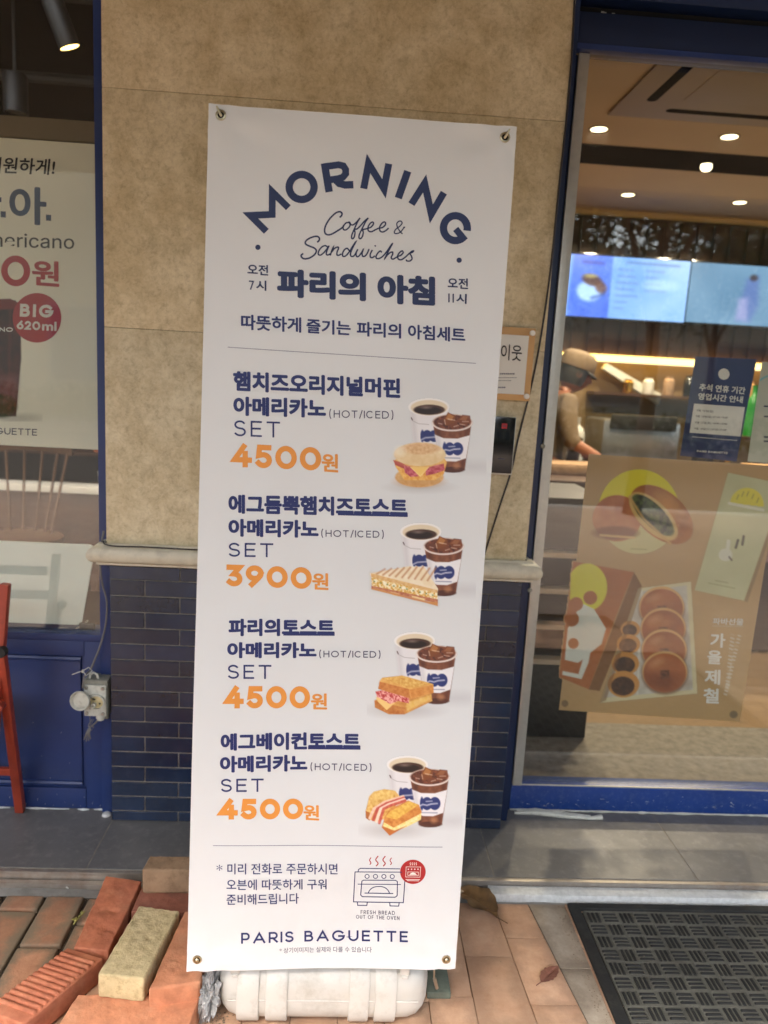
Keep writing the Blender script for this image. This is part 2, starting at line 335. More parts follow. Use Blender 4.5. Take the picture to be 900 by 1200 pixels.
# ---- lettering: text -> flat triangles mapped through a surface function
def _font(path):
    try:
        p = os.path.join(bpy.utils.system_resource('DATAFILES'), 'fonts', path)
        if os.path.exists(p): return bpy.data.fonts.load(p)
    except Exception: pass
    return None
_fonts = {}
def text2d(s, bold=0.0, inter=False, spacing=1.0):
    cu = bpy.data.curves.new('t', 'FONT'); cu.body = s; B_ = max(bold, 0)*.95; cu.offset = min(bold, 0); cu.resolution_u = 5; cu.space_character = spacing
    if inter:
        if 'i' not in _fonts: _fonts['i'] = _font('Inter.woff2')
        if _fonts['i']: cu.font = _fonts['i']
    o = bpy.data.objects.new('t', cu); C.objects.link(o); bpy.context.view_layer.update()
    me = bpy.data.meshes.new_from_object(o.evaluated_get(bpy.context.evaluated_depsgraph_get()))
    vs = np.array([v.co[:2] for v in me.vertices]) if len(me.vertices) else np.zeros((1, 2)); fs = [tuple(p.vertices) for p in me.polygons]
    bpy.data.objects.remove(o); bpy.data.curves.remove(cu); bpy.data.meshes.remove(me)
    zs = np.zeros(len(vs))
    if B_ > .0001:
        n0 = len(vs); K = 12; base = vs.copy(); f0 = list(fs)
        for k in range(K):
            a = 2*math.pi*(k+.5)/K; vs = np.vstack([vs, base+np.array([math.cos(a), math.sin(a)])*B_]); zs = np.append(zs, np.full(n0, (k+1)*8e-6))
            fs += [tuple(i+n0*(k+1) for i in f_) for f_ in f0]
    mn = vs.min(0); mx = vs.max(0); return (vs-mn)/np.maximum(mx-mn, 1e-6), fs, zs
def arc(cx, cy, rx, ry, a0, a1, n=18): return [(cx+rx*math.cos(R_(a0+(a1-a0)*k/n)), cy+ry*math.sin(R_(a0+(a1-a0)*k/n))) for k in range(n+1)]
GW = {'I': .02, '1': .22, '(': .34, ')': .34, '/': .42, ' ': .30, 'M': 1.0, 'O': 1.02, 'G': .98, 'C': .92, 'D': .86, 'A': .92, 'E': .62, 'F': .6, 'T': .74, 'S': .66, 'P': .66, 'R': .7, 'B': .68, 'U': .78, 'H': .78, 'N': .82, 'V': .9, '0': .92, '3': .74, '4': .86, '5': .74, '9': .78, '2': .74, '6': .78, '7': .7}
def glyph(c, w):
    h = w/2
    if c == 'A': return [[(0, 0), (h, 1), (w, 0)], [(.24*w, .3), (.76*w, .3)]]
    if c == 'B': return [[(0, 0), (0, 1)], [(.12*w, 1), (w*.5, 1)]+arc(w*.52, .765, w*.36, .235, 90, -90, 10)+[(.12*w, .53)], [(w*.5, .53)]+arc(w*.58, .265, w*.42, .265, 90, -90, 10)+[(.12*w, 0)]]
    if c == 'C': return [arc(h, .5, h, .5, 42, 318, 28)]
    if c == 'D': return [[(0, 0), (0, 1), (w*.42, 1)]+arc(w*.46, .5, w*.54, .5, 90, -90, 18)+[(0, 0)]]
    if c == 'E': return [[(w, 1), (0, 1), (0, 0), (w, 0)], [(0, .52), (w*.9, .52)]]
    if c == 'F': return [[(w, 1), (0, 1), (0, 0)], [(0, .5), (w*.88, .5)]]
    if c == 'G': return [arc(h, .5, h, .5, 42, 352, 30)+[(w, .46), (h*1.1, .46)]]
    if c == 'H': return [[(0, 0), (0, 1)], [(w, 0), (w, 1)], [(0, .52), (w, .52)]]
    if c in 'I': return [[(h, 0), (h, 1)]]
    if c == 'L': return [[(0, 1), (0, 0), (w, 0)]]
    if c == 'M': return [[(0, 0), (0, 1), (h, .3), (w, 1), (w, 0)]]
    if c == 'N': return [[(0, 0), (0, 1), (w, 0), (w, 1)]]
    if c == 'O' or c == '0': return [arc(h, .5, h, .5, 90, 450, 36)]
    if c == 'P': return [[(0, 0), (0, 1)], [(.12*w, 1), (w*.55, 1)]+arc(w*.6, .68, w*.4, .32, 90, -90, 12)+[(.12*w, .36)]]
    if c == 'R': return [[(0, 0), (0, 1)], [(.12*w, 1), (w*.55, 1)]+arc(w*.6, .70, w*.38, .30, 90, -90, 12)+[(.12*w, .40)], [(w*.45, .40), (w, 0)]]
    if c == 'S': return [arc(h, .755, h*.92, .245, 30, 250, 14)+[(h*1.2, .49)]+arc(h, .255, h, .255, 60, -150, 14)]
    if c == 'T': return [[(0, 1), (w, 1)], [(h, 1), (h, 0)]]
    if c == 'U': return [[(0, 1), (0, .4)]+arc(h, .4, h, .4, 180, 360, 16)+[(w, 1)]]
    if c == 'V': return [[(0, 1), (h, 0), (w, 1)]]
    if c == '(': return [arc(w*1.1, .5, w*1.1, .78, 118, 242, 12)]
    if c == ')': return [arc(-w*.1, .5, w*1.1, .78, 62, -62, 12)]
    if c == '/': return [[(0, -.08), (w, 1.08)]]
    if c == '1': return [[(0, .80), (w, 1), (w, 0)]]
    if c == '7': return [[(0, 1), (w, 1), (w*.3, 0)]]
    if c == '2': return [arc(h, .70, h*.95, .30, 165, -30, 14)+[(0, 0), (w, 0)]]
    if c == '3': return [[(w*.06, 1), (w*.94, 1), (w*.46, .60)]+arc(h*.96, .30, h*1.0, .30, 80, -140, 14)]
    if c == '4': return [[(w*.62, 1), (0, .26), (w, .26)], [(w*.72, .62), (w*.72, 0)]]
    if c == '5': return [[(w*.92, 1), (w*.16, 1), (w*.08, .54), (h*.9, .60)]+arc(h*.94, .30, h*1.0, .30, 80, -145, 14)]
    if c == '6': return [arc(h, .32, h, .32, 90, 450, 24), [(w*.78, 1), (w*.2, .56), (w*.02, .34)]]
    if c == '9': return [arc(h, .68, h, .32, 90, 450, 24), [(w*.98, .66), (w*.80, .40), (w*.28, 0)]]
    return []
class Print:
    """collects flat print on a surface; P(px, py, off) gives the point of the surface seen at photo position px,py"""
    def __init__(s, P): s.P = P; s.v = []; s.f = []
    def text(s, t, BL, BR, TL, bold=.02, inter=False, off=.0006, spacing=1.0):
        vs, fs, zs = text2d(t, bold, inter, spacing); b = len(s.v); o_ = off
        for (x, y), z_ in zip(vs, zs):
            off = o_+z_
            s.v.append(s.P(BL[0]+x*(BR[0]-BL[0])+y*(TL[0]-BL[0]), BL[1]+x*(BR[1]-BL[1])+y*(TL[1]-BL[1]), off))
        s.f += [tuple(b+i for i in f) for f in fs]; return s
    def latin(s, t, BL, BR, TL, wd, gap=.16, off=.0006):
        adv = []; tot = 0
        for ch in t:
            w_ = GW.get(ch, .8); adv.append(tot); tot += w_+gap
        tot -= gap; ux = ((BR[0]-BL[0])/tot, (BR[1]-BL[1])/tot); uy = (TL[0]-BL[0], TL[1]-BL[1]); hx = math.hypot(*ux); hy = math.hypot(*uy); k = 0
        ix, iy = wd/2/hx, wd/2/hy
        for ch, a in zip(t, adv):
            w_ = GW.get(ch, .8)
            for st_ in glyph(ch, w_):
                q = []
                for x, y in st_:
                    X = a+ix+x*(w_-2*ix)/w_; Y = iy+y*(1-2*iy)
                    if ch in 'AVMN' and 0: pass
                    q.append((BL[0]+X*ux[0]+Y*uy[0], BL[1]+X*ux[1]+Y*uy[1]))
                cl = math.dist(q[0], q[-1]) < 1e-6
                if cl: q = q[:-1]
                elif ch not in 'OC0' :      # square the open ends out by half a stroke
                    def ext(p0, p1): d = math.dist(p0, p1); return (p0[0]+(p0[0]-p1[0])/d*wd/2, p0[1]+(p0[1]-p1[1])/d*wd/2)
                    q[0] = ext(q[0], q[1]); q[-1] = ext(q[-1], q[-2])
                s.stroke(q, wd, off=off+k*2e-5, closed=cl); k += 1
        return s
    def poly(s, pts, off=.0006):
        b = len(s.v); s.v += [s.P(x, y, off) for x, y in pts]; s.f.append(tuple(range(b, b+len(pts)))); return s
    def stroke(s, pts, wd, off=.0006, smooth=0, closed=False):
        pts = [Vector(p) for p in pts]
        if smooth:
            q = []; n = len(pts)
            for i in range(n-1):
                p0, p1, p2, p3 = pts[max(i-1, 0)], pts[i], pts[i+1], pts[min(i+2, n-1)]
                for k in range(smooth):
                    t = k/smooth; q.append(.5*((2*p1)+(-p0+p2)*t+(2*p0-5*p1+4*p2-p3)*t*t+(-p0+3*p1-3*p2+p3)*t**3))
            pts = q+[pts[-1]]
        n = len(pts); L = []; Rr = []
        for i in range(n):
            a = pts[(i-1) % n] if (i > 0 or closed) else None; c = pts[(i+1) % n] if (i < n-1 or closed) else None
            d1 = (pts[i]-a).normalized() if a is not None else (c-pts[i]).normalized()
            d2 = (c-pts[i]).normalized() if c is not None else d1
            n1 = Vector((-d1.y, d1.x)); n2 = Vector((-d2.y, d2.x)); nn = n1+n2
            nn = nn.normalized() if nn.length > 1e-4 else n1
            k = 1/max(.28, nn.dot(n1)); ww = (wd[i] if isinstance(wd, list) else wd)/2
            L.append(pts[i]+nn*k*ww); Rr.append(pts[i]-nn*k*ww)
        b = len(s.v)
        for l, r in zip(L, Rr): s.v += [s.P(l.x, l.y, off), s.P(r.x, r.y, off)]
        for i in range(n if closed else n-1):
            j = (i+1) % n; s.f.append((b+2*i, b+2*i+1, b+2*j+1, b+2*j))
        return s
    def disc(s, c, rx, ry=None, off=.0006, n=28, rot=0):
        ry = ry or rx; cr, sr = math.cos(rot), math.sin(rot)
        return s.poly([(c[0]+rx*math.cos(a)*cr-ry*math.sin(a)*sr, c[1]+rx*math.cos(a)*sr+ry*math.sin(a)*cr) for a in [2*math.pi*k/n for k in range(n)]], off)
    def build(s, name, mat, parent, **kw):
        b = MB(); b.v = [Vector(v) for v in s.v]; b.f = s.f
        me = bpy.data.meshes.new(name); o0 = origin(parent); me.from_pydata([tuple(v-o0) for v in b.v], [], b.f); me.materials.append(mat)
        o = bpy.data.objects.new(name, me); C.objects.link(o); o.parent = parent; tag(o, **kw); return o
# ---- painted pictures: colours per vertex of a fine grid
def vnoise(X, Y, sc_, seed=0, octv=3):
    out = np.zeros_like(X); amp = 1; tot = 0
    for o in range(octv):
        rs = np.random.RandomState(seed+o*17); g = rs.rand(64, 64); x = X/sc_*2**o; y = Y/sc_*2**o
        xi = np.floor(x).astype(int); yi = np.floor(y).astype(int); fx = x-xi; fy = y-yi; fx = fx*fx*(3-2*fx); fy = fy*fy*(3-2*fy)
        g00 = g[yi % 64, xi % 64]; g10 = g[yi % 64, (xi+1) % 64]; g01 = g[(yi+1) % 64, xi % 64]; g11 = g[(yi+1) % 64, (xi+1) % 64]
        out += amp*((g00*(1-fx)+g10*fx)*(1-fy)+(g01*(1-fx)+g11*fx)*fy); tot += amp; amp *= .5
    return out/tot
class Art:
    def __init__(s, x0, y0, x1, y1, step):
        s.nx = int((x1-x0)/step)+1; s.ny = int((y1-y0)/step)+1; s.step = step
        s.X, s.Y = np.meshgrid(np.linspace(x0, x1, s.nx), np.linspace(y0, y1, s.ny)); s.c = np.zeros((s.ny, s.nx, 3)); s.a = np.zeros((s.ny, s.nx)); s.tx = s.X; s.ty = s.Y
    def cov(s, d, soft=None): return np.clip(.5-d/(soft or s.step*1.1), 0, 1)
    def put(s, m, col, op=1.0):
        m = m*op; col = np.asarray(col, float); col = col/255 if col.max() > 1.5 or col.ndim == 1 else col
        if col.ndim == 1: col = col[None, None, :]
        na = s.a+m*(1-s.a)
        s.c = np.where(na[..., None] > 1e-5, (s.c*(s.a*(1-m))[..., None]+col*m[..., None])/np.maximum(na, 1e-5)[..., None], s.c); s.a = na
    def ell(s, cx, cy, rx, ry, rot=0):
        x = s.tx-cx; y = s.ty-cy; c, q = math.cos(rot), math.sin(rot); u = x*c+y*q; v = -x*q+y*c
        k = np.sqrt((u/rx)**2+(v/ry)**2); return (k-1)*min(rx, ry)
    def pol(s, pts):
        d = np.full(s.tx.shape, 1e9); ins = np.zeros(s.tx.shape, bool); n = len(pts)
        for i in range(n):
            ax, ay = pts[i]; bx, by = pts[(i+1) % n]; ex, ey = bx-ax, by-ay; wx = s.tx-ax; wy = s.ty-ay
            t = np.clip((wx*ex+wy*ey)/(ex*ex+ey*ey+1e-9), 0, 1); d = np.minimum(d, np.hypot(wx-ex*t, wy-ey*t))
            if ay != by:
                cond = ((ay > s.ty) != (by > s.ty)) & (s.tx < (bx-ax)*(s.ty-ay)/(by-ay)+ax); ins ^= cond
        return np.where(ins, -d, d)
    def lin(s, pts, w):
        d = np.full(s.tx.shape, 1e9)
        for (ax, ay), (bx, by) in zip(pts[:-1], pts[1:]):
            ex, ey = bx-ax, by-ay; wx = s.tx-ax; wy = s.ty-ay; t = np.clip((wx*ex+wy*ey)/(ex*ex+ey*ey+1e-9), 0, 1); d = np.minimum(d, np.hypot(wx-ex*t, wy-ey*t))
        return d-w/2
    def E(s, cx, cy, rx, ry, col, rot=0, op=1, soft=None): s.put(s.cov(s.ell(cx, cy, rx, ry, rot), soft), col, op)
    def Pg(s, pts, col, op=1, soft=None): s.put(s.cov(s.pol(pts), soft), col, op)
    def Ln(s, pts, w, col, op=1, soft=None): s.put(s.cov(s.lin(pts, w), soft), col, op)
    def tex(s, a, b, sc_, seed=0, con=1.6):
        n = np.clip((vnoise(s.X-s.X.min(), s.Y-s.Y.min(), sc_, seed)-.5)*con+.5, 0, 1)[..., None]
        return (np.array(a)*(1-n)+np.array(b)*n)/255
    def mesh(s, name, P, mat, parent, off=.0006, thr=.004, **kw):
        idx = -np.ones((s.ny, s.nx), int); vs = []; keep = s.a > thr
        k2 = keep.copy(); k2[1:] |= keep[:-1]; k2[:-1] |= keep[1:]; k2[:, 1:] |= keep[:, :-1]; k2[:, :-1] |= keep[:, 1:]
        o0 = origin(parent); cols = []
        for j, i in zip(*np.nonzero(k2)):
            idx[j, i] = len(vs); vs.append(tuple(s_ for s_ in (Vector(P(s.X[j, i], s.Y[j, i], off))-o0)))
            c = s2l(tuple(np.clip(s.c[j, i], 0, 1))); cols += [c[0], c[1], c[2], s.a[j, i]]
        fs = []
        A, B, D, E_ = idx[:-1, :-1], idx[:-1, 1:], idx[1:, 1:], idx[1:, :-1]
        ok = (A >= 0) & (B >= 0) & (D >= 0) & (E_ >= 0); fs = list(zip(A[ok].tolist(), B[ok].tolist(), D[ok].tolist(), E_[ok].tolist()))
        me = bpy.data.meshes.new(name); me.from_pydata(vs, [], fs); ca = me.color_attributes.new('Col', 'FLOAT_COLOR', 'POINT'); ca.data.foreach_set('color', cols)
        me.materials.append(mat); o = bpy.data.objects.new(name, me); C.objects.link(o); o.parent = parent; tag(o, **kw); return o
V = Vector
# ================================================================== GROUND
g = MB().box(-40, 40, -60, 2.3, -.3, -.012); g.build('ground', M['sand'], kind='structure')
# step of porcelain tiles along the shop front
st = MB().box(-7, 7, 1.8925, 2.9, -.01, .0343).build('tiled_step', M['grout'], kind='structure')
tile_me = cbox(.588, .287, .02, .0012, 'tile', M['floortile'])
def floor_tile(x0, x1, y0, y1):
    b = MB().box(x0+.0015, x1-.0015, y0+.0015, y1-.0015, .018, .035); b.build('floor_tile', M['floortile'], st, bevel=.0008, seg=1)
xs = [-.66+.592*k-.027*(k > 1) for k in range(-5, 8)]
xs = [-3.62, -3.028, -2.436, -1.844, -1.252, -.66, -.094, .473, 1.065, 1.657, 2.25, 2.84, 3.43]
for a, b_ in zip(xs[:-1], xs[1:]): floor_tile(a, b_, 1.893, 2.30)
MB().box(-7, 7, 1.878, 1.8915, .004, .0335).build('nosing_strip', M['railmetal'], st, bevel=.001)
# mortar bed, metal strip and granite strip at the foot of the step
mb = bmesh.new()
bmo = MB()
nx, ny = 160, 6
for j in range(ny+1):
    for i in range(nx+1):
        x = -3+6*i/nx; y = 1.825+(1.88-1.825)*j/ny - (0.012*mnoise.noise(V((x*9, 0, 0))) if j == 0 else 0)
        z = -.003+.004*mnoise.noise(V((x*12, y*40, 2)))+.006*(j/ny)
        bmo.v.append(V((x, y, z)))
for j in range(ny):
    for i in range(nx):
        a = j*(nx+1)+i; bmo.f.append((a, a+1, a+nx+2, a+nx+1))
bmo.build('mortar_bed', M['mortar'], kind='structure', smooth=True)
MB().box(-3, .44, 1.857, 1.874, -.004, .013).build('metal_drain_strip', M['railmetal'], kind='structure', bevel=.001)
gs = MB().box(.452, 3.2, 1.838, 1.876, -.01, .021).build('granite_kerb', M['granite'], bevel=.002)
tag(gs, kind='structure')
# pavers
pv = bpy.data.objects.new('brick_pavement', None); C.objects.link(pv); tag(pv, kind='structure')
def pmesh(name, lx, ly, mat, bev, seed, round_=0):
    b = MB().box(-lx/2, lx/2, -ly/2, ly/2, -.05, 0); me = b.mesh(name, bevel=bev, seg=3); me.materials.append(mat)
    return me
new_me = [pmesh('paver', .1035, .2085, M['paver_new'], .0022, k) for k in range(1)]
new_half = pmesh('paver', .1035, .128, M['paver_new'], .0022, 5)
old_me = pmesh('paver', .0975, .2035, M['paver_old'], .006, 3)
old_half = pmesh('paver', .0975, .055, M['paver_old'], .006, 3)
grey_me = pmesh('paver', .1035, .2085, M['paver_grey'], .002, 2)
rnd = random.Random(4)
def column(x, joints, kind):
    for y1, y0 in zip(joints[:-1], joints[1:]):
        L_ = y1-y0; cy = (y1+y0)/2
        fan = (1.83-cy)*column.slope
        src = {'new': new_me[0], 'old': old_me, 'grey': grey_me}[kind]
        k = round(L_, 3)
        if abs(L_-.21) > .003:
            key = (kind, k)
            if key not in column.c: column.c[key] = pmesh('paver', .1035 if kind != 'old' else .0975, L_-.0018 if kind != 'old' else L_-.0075, M['paver_'+kind], .0022 if kind != 'old' else .006, 1)
            src = column.c[key]
        h = rnd.uniform(-.0015, .0015) if kind != 'old' else rnd.uniform(-.005, .002)
        inst('paver', src, pv, (x+fan, cy, h), (rnd.gauss(0, .002)*(3 if kind == 'old' else 1), rnd.gauss(0, .002)*(3 if kind == 'old' else 1), column.slope+rnd.gauss(0, .003 if kind != 'old' else .012)))
column.c = {}; column.slope = 0
def J(first, y0=1.83, n=8): return [y0]+[first-.21*k for k in range(n)]
for x, fj in ((-.905, 1.66), (-.795, 1.772), (-.69, 1.648), (-.583, 1.73)): column(x, J(fj), 'old')
column(-1.01, J(1.75), 'old'); column(-1.115, J(1.67), 'old')
alt = [1.60, 1.705]
for k, x in enumerate([-.478, -.373, -.268, -.163, -.058, .047, .152, .2, ]):
    pass
column.slope = 0
xj = [(.352, 0.0), (.460, .066), (.557, .115), (.657, .085)]
def jx(k, y): return xj[k][0]+xj[k][1]*min(1.83-y, .62)
for k, (fj, kind) in enumerate(((1.636, 'new'), (1.70, 'new'), (1.60, 'grey'))):
    js = J(fj)
    for y1, y0 in zip(js[:-1], js[1:]):
        g_ = .0008; tp = [(jx(k, y1)+g_, y1-g_), (jx(k+1, y1)-g_, y1-g_), (jx(k+1, y0)-g_, y0+g_), (jx(k, y0)+g_, y0+g_)]
        c_ = V((sum(q[0] for q in tp)/4, (y0+y1)/2, 0)); b = MB().hexa([V((q[0], q[1], 0))-c_ for q in tp], .05); me = b.mesh('paver', bevel=.0022, seg=3); me.materials.append(M['paver_'+kind]); inst('paver', me, pv, c_+V((0, 0, rnd.uniform(-.0012, .0012))))
for k in range(0, 8): column(.2995-.1045*k, J({0: 1.51}.get(k, alt[k % 2])), 'new')
for k in range(0, 10): column(.711+.1045*k, J(alt[k % 2]), 'new')
cutm = pmesh('paver', .040, .2085, M['paver_new'], .0022, 1)
for k in range(8): inst('paver', cutm, pv, (-.509, 1.72-.21*k, 0))
# pavement further out: one sheet of brick paving running to the kerb
M['street_paver'] = pm('street_brick', rgb(150, 130, 112), .85, .2, 5)
t = M['street_paver'].node_tree; N = t.nodes; p = N['Principled BSDF']
bt = N.new('ShaderNodeTexBrick'); bt.inputs['Color1'].default_value = (*rgb(158, 140, 122), 1); bt.inputs['Color2'].default_value = (*rgb(138, 120, 104), 1); bt.inputs['Mortar'].default_value = (*rgb(80, 68, 58), 1)
bt.inputs['Scale'].default_value = 1; bt.inputs['Brick Width'].default_value = .21; bt.inputs['Row Height'].default_value = .105; bt.inputs['Mortar Size'].default_value = .004
gn = N.new('ShaderNodeNewGeometry'); t.links.new(gn.outputs['Position'], bt.inputs['Vector']); t.links.new(bt.outputs[0], p.inputs['Base Color'])
MB().box(-20, 20, -4.4, -.004, -.2, -.001).build('pavement', M['street_paver'], kind='structure')
for s_ in (-1, 1): MB().box(*((-20, -1.17) if s_ < 0 else (1.7, 20)), -.004, 1.83, -.2, -.001).build('pavement', M['street_paver'], kind='structure')
# ================================================================== STONE PIER WITH TILED BASE
YW = 2.12
pier = empty('shopfront_pier', (-.06, YW, .035), 'beige stone wall pier behind the banner with a navy tiled base', 'wall')
XL, XR = -.668, .540
MB().box(XL+.01, XR-.01, YW+.012, 2.6, .90, 3.6).build('wall_core', M['dark'], pier)
for z0, z1 in ((.9015, 1.4995), (1.5005, 2.0995), (2.1005, 2.6995), (2.7005, 3.2995)):
    MB().box(XL, XR, YW, YW+.03, z0, z1).build('stone_panel', M['stone'], pier, bevel=.0012)
    MB().box(XL, XL+.02, YW+.0305, 2.5, z0, z1).build('side_panel', M['stone'], pier, bevel=.001)
    MB().box(XR-.02, XR, YW+.0305, 2.5, z0, z1).build('side_panel', M['stone'], pier, bevel=.001)
# moulding: half-round nose over a fillet, profile swept along X with returned ends
prof = [(0.0, .902), (-.013, .902), (-.016, .897), (-.024, .895), (-.034, .888), (-.039, .877), (-.039, .866), (-.034, .856), (-.026, .850), (-.018, .848), (-.018, .842), (-.008, .838), (0.0, .838)]
mb = MB()
xa, xb = XL-.006, XR+.004
secs = []
for x, sgn in ((xa, 1), (xb, -1)):
    pass
n = len(prof)
rings = []
for side, x in ((-1, xa), (1, xb)):       # mitred corners: nose wraps the ends
    rings.append([V((x+side*(-d), YW+d, z)) for d, z in prof])
vs = rings[0]+rings[1]
fs = [(i, i+1, n+i+1, n+i) for i in range(n-1)]
ret = [[V((xa+d*1.0, 2.45, z)) for d, z in prof], [V((xb-d*1.0, 2.45, z)) for d, z in prof]]
ret[0] = [V((xa-(-d), 2.45, z)) for d, z in prof]; ret[1] = [V((xb+(-d), 2.45, z)) for d, z in prof]
rings[0] = [V((xa+d, YW+d, z)) for d, z in prof]; rings[1] = [V((xb-d, YW+d, z)) for d, z in prof]
vs = ret[0]+rings[0]+rings[1]+ret[1]
fs = [(r*n+i, r*n+i+1, (r+1)*n+i+1, (r+1)*n+i) for r in range(3) for i in range(n-1)]
mb.add(vs, fs); mb.build('moulding', M['ledge'], pier, smooth=True)
MB().box(XL+.02, XR-.02, YW+.02, 2.5, .8385, .9005).build('moulding_core', M['ledge'], pier)
# glazed tiles
TX0, TX1, YB = -.661, .536, YW
MB().box(TX0+.002, TX1-.002, YB+.0035, 2.5, .036, .8375).build('grout_bed', M['grout'], pier)
rows = [.0365]+[.069+.0484*k for k in range(16)]+[.8365]
tcache = {}
trnd = random.Random(3)
def wtile(x0, x1, z0, z1, side=0):
    key = (round(x1-x0, 3), round(z1-z0, 3), side)
    if key not in tcache:
        a = key[0]/2-.0017; c = key[1]/2-.0017
        b = MB()
        if side == 0: b.box(-a, a, 0, .012, -c, c)
        else: b.box(0, .012, -a, a, -c, c)
        me = b.mesh('tile', bevel=.0012, seg=1); me.materials.append(M['walltile']); tcache[key] = me
    if side == 0: inst('tile', tcache[key], pier, ((x0+x1)/2, YB+trnd.uniform(-.0006, .0006), (z0+z1)/2), (trnd.gauss(0, .004), 0, trnd.gauss(0, .003)))
for r in range(len(rows)-1):
    z0, z1 = rows[r], rows[r+1]
    js = [-.461+.2*k for k in range(5)] if r % 2 == 0 else [-.561+.2*k for k in range(6)]
    e = [TX0]+js+[TX1]
    for a, b_ in zip(e[:-1], e[1:]):
        if b_-a > .01: wtile(a, b_, z0, z1)
    for sx in (TX0, TX1-.012):
        yj = [YB+.013, YB+.1+.1*(r % 2), 2.4]
        for a, b_ in zip(yj[:-1], yj[1:]):
            k2 = (round(b_-a, 3), round(z1-z0, 3), 's')
            if k2 not in tcache:
                me = MB().box(0, .012, -k2[0]/2+.002, k2[0]/2-.002, -k2[1]/2+.0022, k2[1]/2-.0022).mesh('tile', bevel=.0012, seg=1); me.materials.append(M['walltile']); tcache[k2] = me
            inst('tile', tcache[k2], pier, (sx, (a+b_)/2, (z0+z1)/2))
# ================================================================== LEFT SHOPFRONT
YL = 2.178
lf = empty('storefront_window', (-1.4, YL, .035), 'blue painted shop window with panelled base left of the stone pier', 'window')
MB().box(-.703, -.672, YL-.014, 2.26, .035, 3.0).build('mullion', M['blue'], lf, bevel=.002)
MB().box(-2.6, -.704, YL-.004, 2.27, .583, .606).build('sill_rail', M['blue'], lf, bevel=.003)
# panel with raised border and sunk field
MB().box(-2.6, -.704, YL+.012, 2.22, .036, .582).build('sunk_field', M['blue'], lf)
MB().box(-.755, -.7035, YL, YL+.02, .037, .5825).build('stile', M['blue'], lf, bevel=.003)
MB().box(-2.6, -.7555, YL, YL+.02, .535, .5825).build('top_board', M['blue'], lf, bevel=.003)
MB().box(-2.6, -.7555, YL, YL+.02, .037, .105).build('kick_board', M['blue'], lf, bevel=.003)
mo = MB().tube([(-2.6, YL+.012, .117), (-.768, YL+.012, .117), (-.768, YL+.012, .523), (-2.6, YL+.012, .523)], .009, 8); mo.build('bead_moulding', M['blue'], lf, smooth=True)
sil = MB()
srn = random.Random(5)
x = -1.3
while x < -.71:
    l = srn.uniform(.02, .09); sil.tube([(x, YL-.003, .037), (x+l/2, YL-.006, .038+srn.uniform(0, .002)), (x+l, YL-.003, .037)], [.0015, srn.uniform(.002, .004), .0015], 6); x += l*srn.uniform(.9, 1.5)
sil.lathe([(.0, 0), (.014, .0), (.011, .006), (0, .008)], (-.685, YL-.028, .0355), n=12)
ps_ = MB()
for k in range(26):
    x = -1.0+.31*((k*37) % 26)/26; z = .045+.30*(((k*17) % 26)/26)**3; l = .002+.006*((k*7) % 5)/5; y = YL-.0006 if z < .1 else YL+.0114
    ps_.add([(x, y, z), (x+l*.3, y, z+l), (x+l*.3+.0007, y, z+l), (x+.0008, y, z)], [(0, 1, 2, 3)])
ps_.build('paint_chips', M['outlet'], lf)
sil.build('silicone_bead', M['granite'], lf, smooth=True)
MB().box(-2.6, -.7035, 2.199, 2.203, .6065, 3.0).build('glass_pane', M['glass'], lf)
# pale beading along the glass edge
MB().box(-.7085, -.7035, 2.190, 2.1985, .607, 2.45).build('gasket', M['alu'], lf)
# poster behind the left glass
YP = 2.2075
def PL(px, py, off): return wl(px, py, YP) + V((0, -off, 0))
post = empty('window_poster', (-.95, YP, 1.16), 'large pale poster inside the left window, BIG 620ml in a red circle', 'poster')
a_ = wl(114, 527, YP); b_ = wl(110, 169, YP)
MB().box(-1.55, -.7125, YP, YP+.001, a_.z, b_.z).build('sheet', pm('poster_paper', rgb(238, 236, 220), .7, .02, 4), post)
pr = Print(PL)
pr.text('시원하게!', (-16, 202.5), (63.5, 205.5), (-14, 183.5), bold=.02)
pr.build('lettering', M['ink'], post)
pr = Print(PL)
pr.text('아', (11, 262), (54.5, 264.5), (11, 217.5), bold=.03)
pr.poly([(54, 251.5), (60, 252), (60, 259), (54, 258.5)]).poly([(1, 247.5), (7, 248), (7, 255), (1, 254.5)]).poly([(-4, 231), (1.8, 231.4), (1.8, 237), (-4, 236.6)])
pr.build('lettering', M['navy2'], post)
pr = Print(PL); pr.text('Americano', (-32, 288.5), (87, 292), (-32, 272), bold=0.005, inter=True, off=.0008); pr.build('lettering', M['ink'], post)
pr = Print(PL)
pr.latin('0', (1.5, 335), (35.5, 336), (1.5, 299), 7.5); pr.text('원', (37.5, 334), (69.5, 336.5), (37.5, 304), bold=.03); pr.latin('0', (-36, 334), (-3, 334.6), (-36, 298), 7.5)
pr.disc((43.5, 372.5), 28.5, 29, off=.0012, n=48)
pr.build('lettering', M['redink'], post)
pr = Print(PL); pr.latin('BIG', (23.5, 371), (62.5, 372.5), (24, 356.0), 3.6, gap=.3, off=.0018); pr.latin('620', (20, 385.8), (47.5, 387.2), (20, 375.5), 2.3, gap=.14, off=.0018); pr.text('ml', (49.5, 387.3), (66.5, 388), (49.7, 376.5), bold=.03, off=.0018)
pr.latin('RICANO', (-26, 388), (15.5, 389), (-26, 382.8), 1.2, off=.0018); pr.build('lettering', M['whiteink'], post)
pr = Print(PL); pr.latin('PARIS BAGUETTE', (-62, 506.5), (43.5, 510.5), (-62, 498.8), 1.1); pr.build('lettering', M['greyink'], post)
ar = Art(-40, 348, 50, 494, 1.0)
ar.Pg([(-40, 352), (18, 352), (24, 362), (25, 420), (19, 488), (-40, 488)], ar.tex((92, 38, 36), (44, 22, 26), 12, 3))
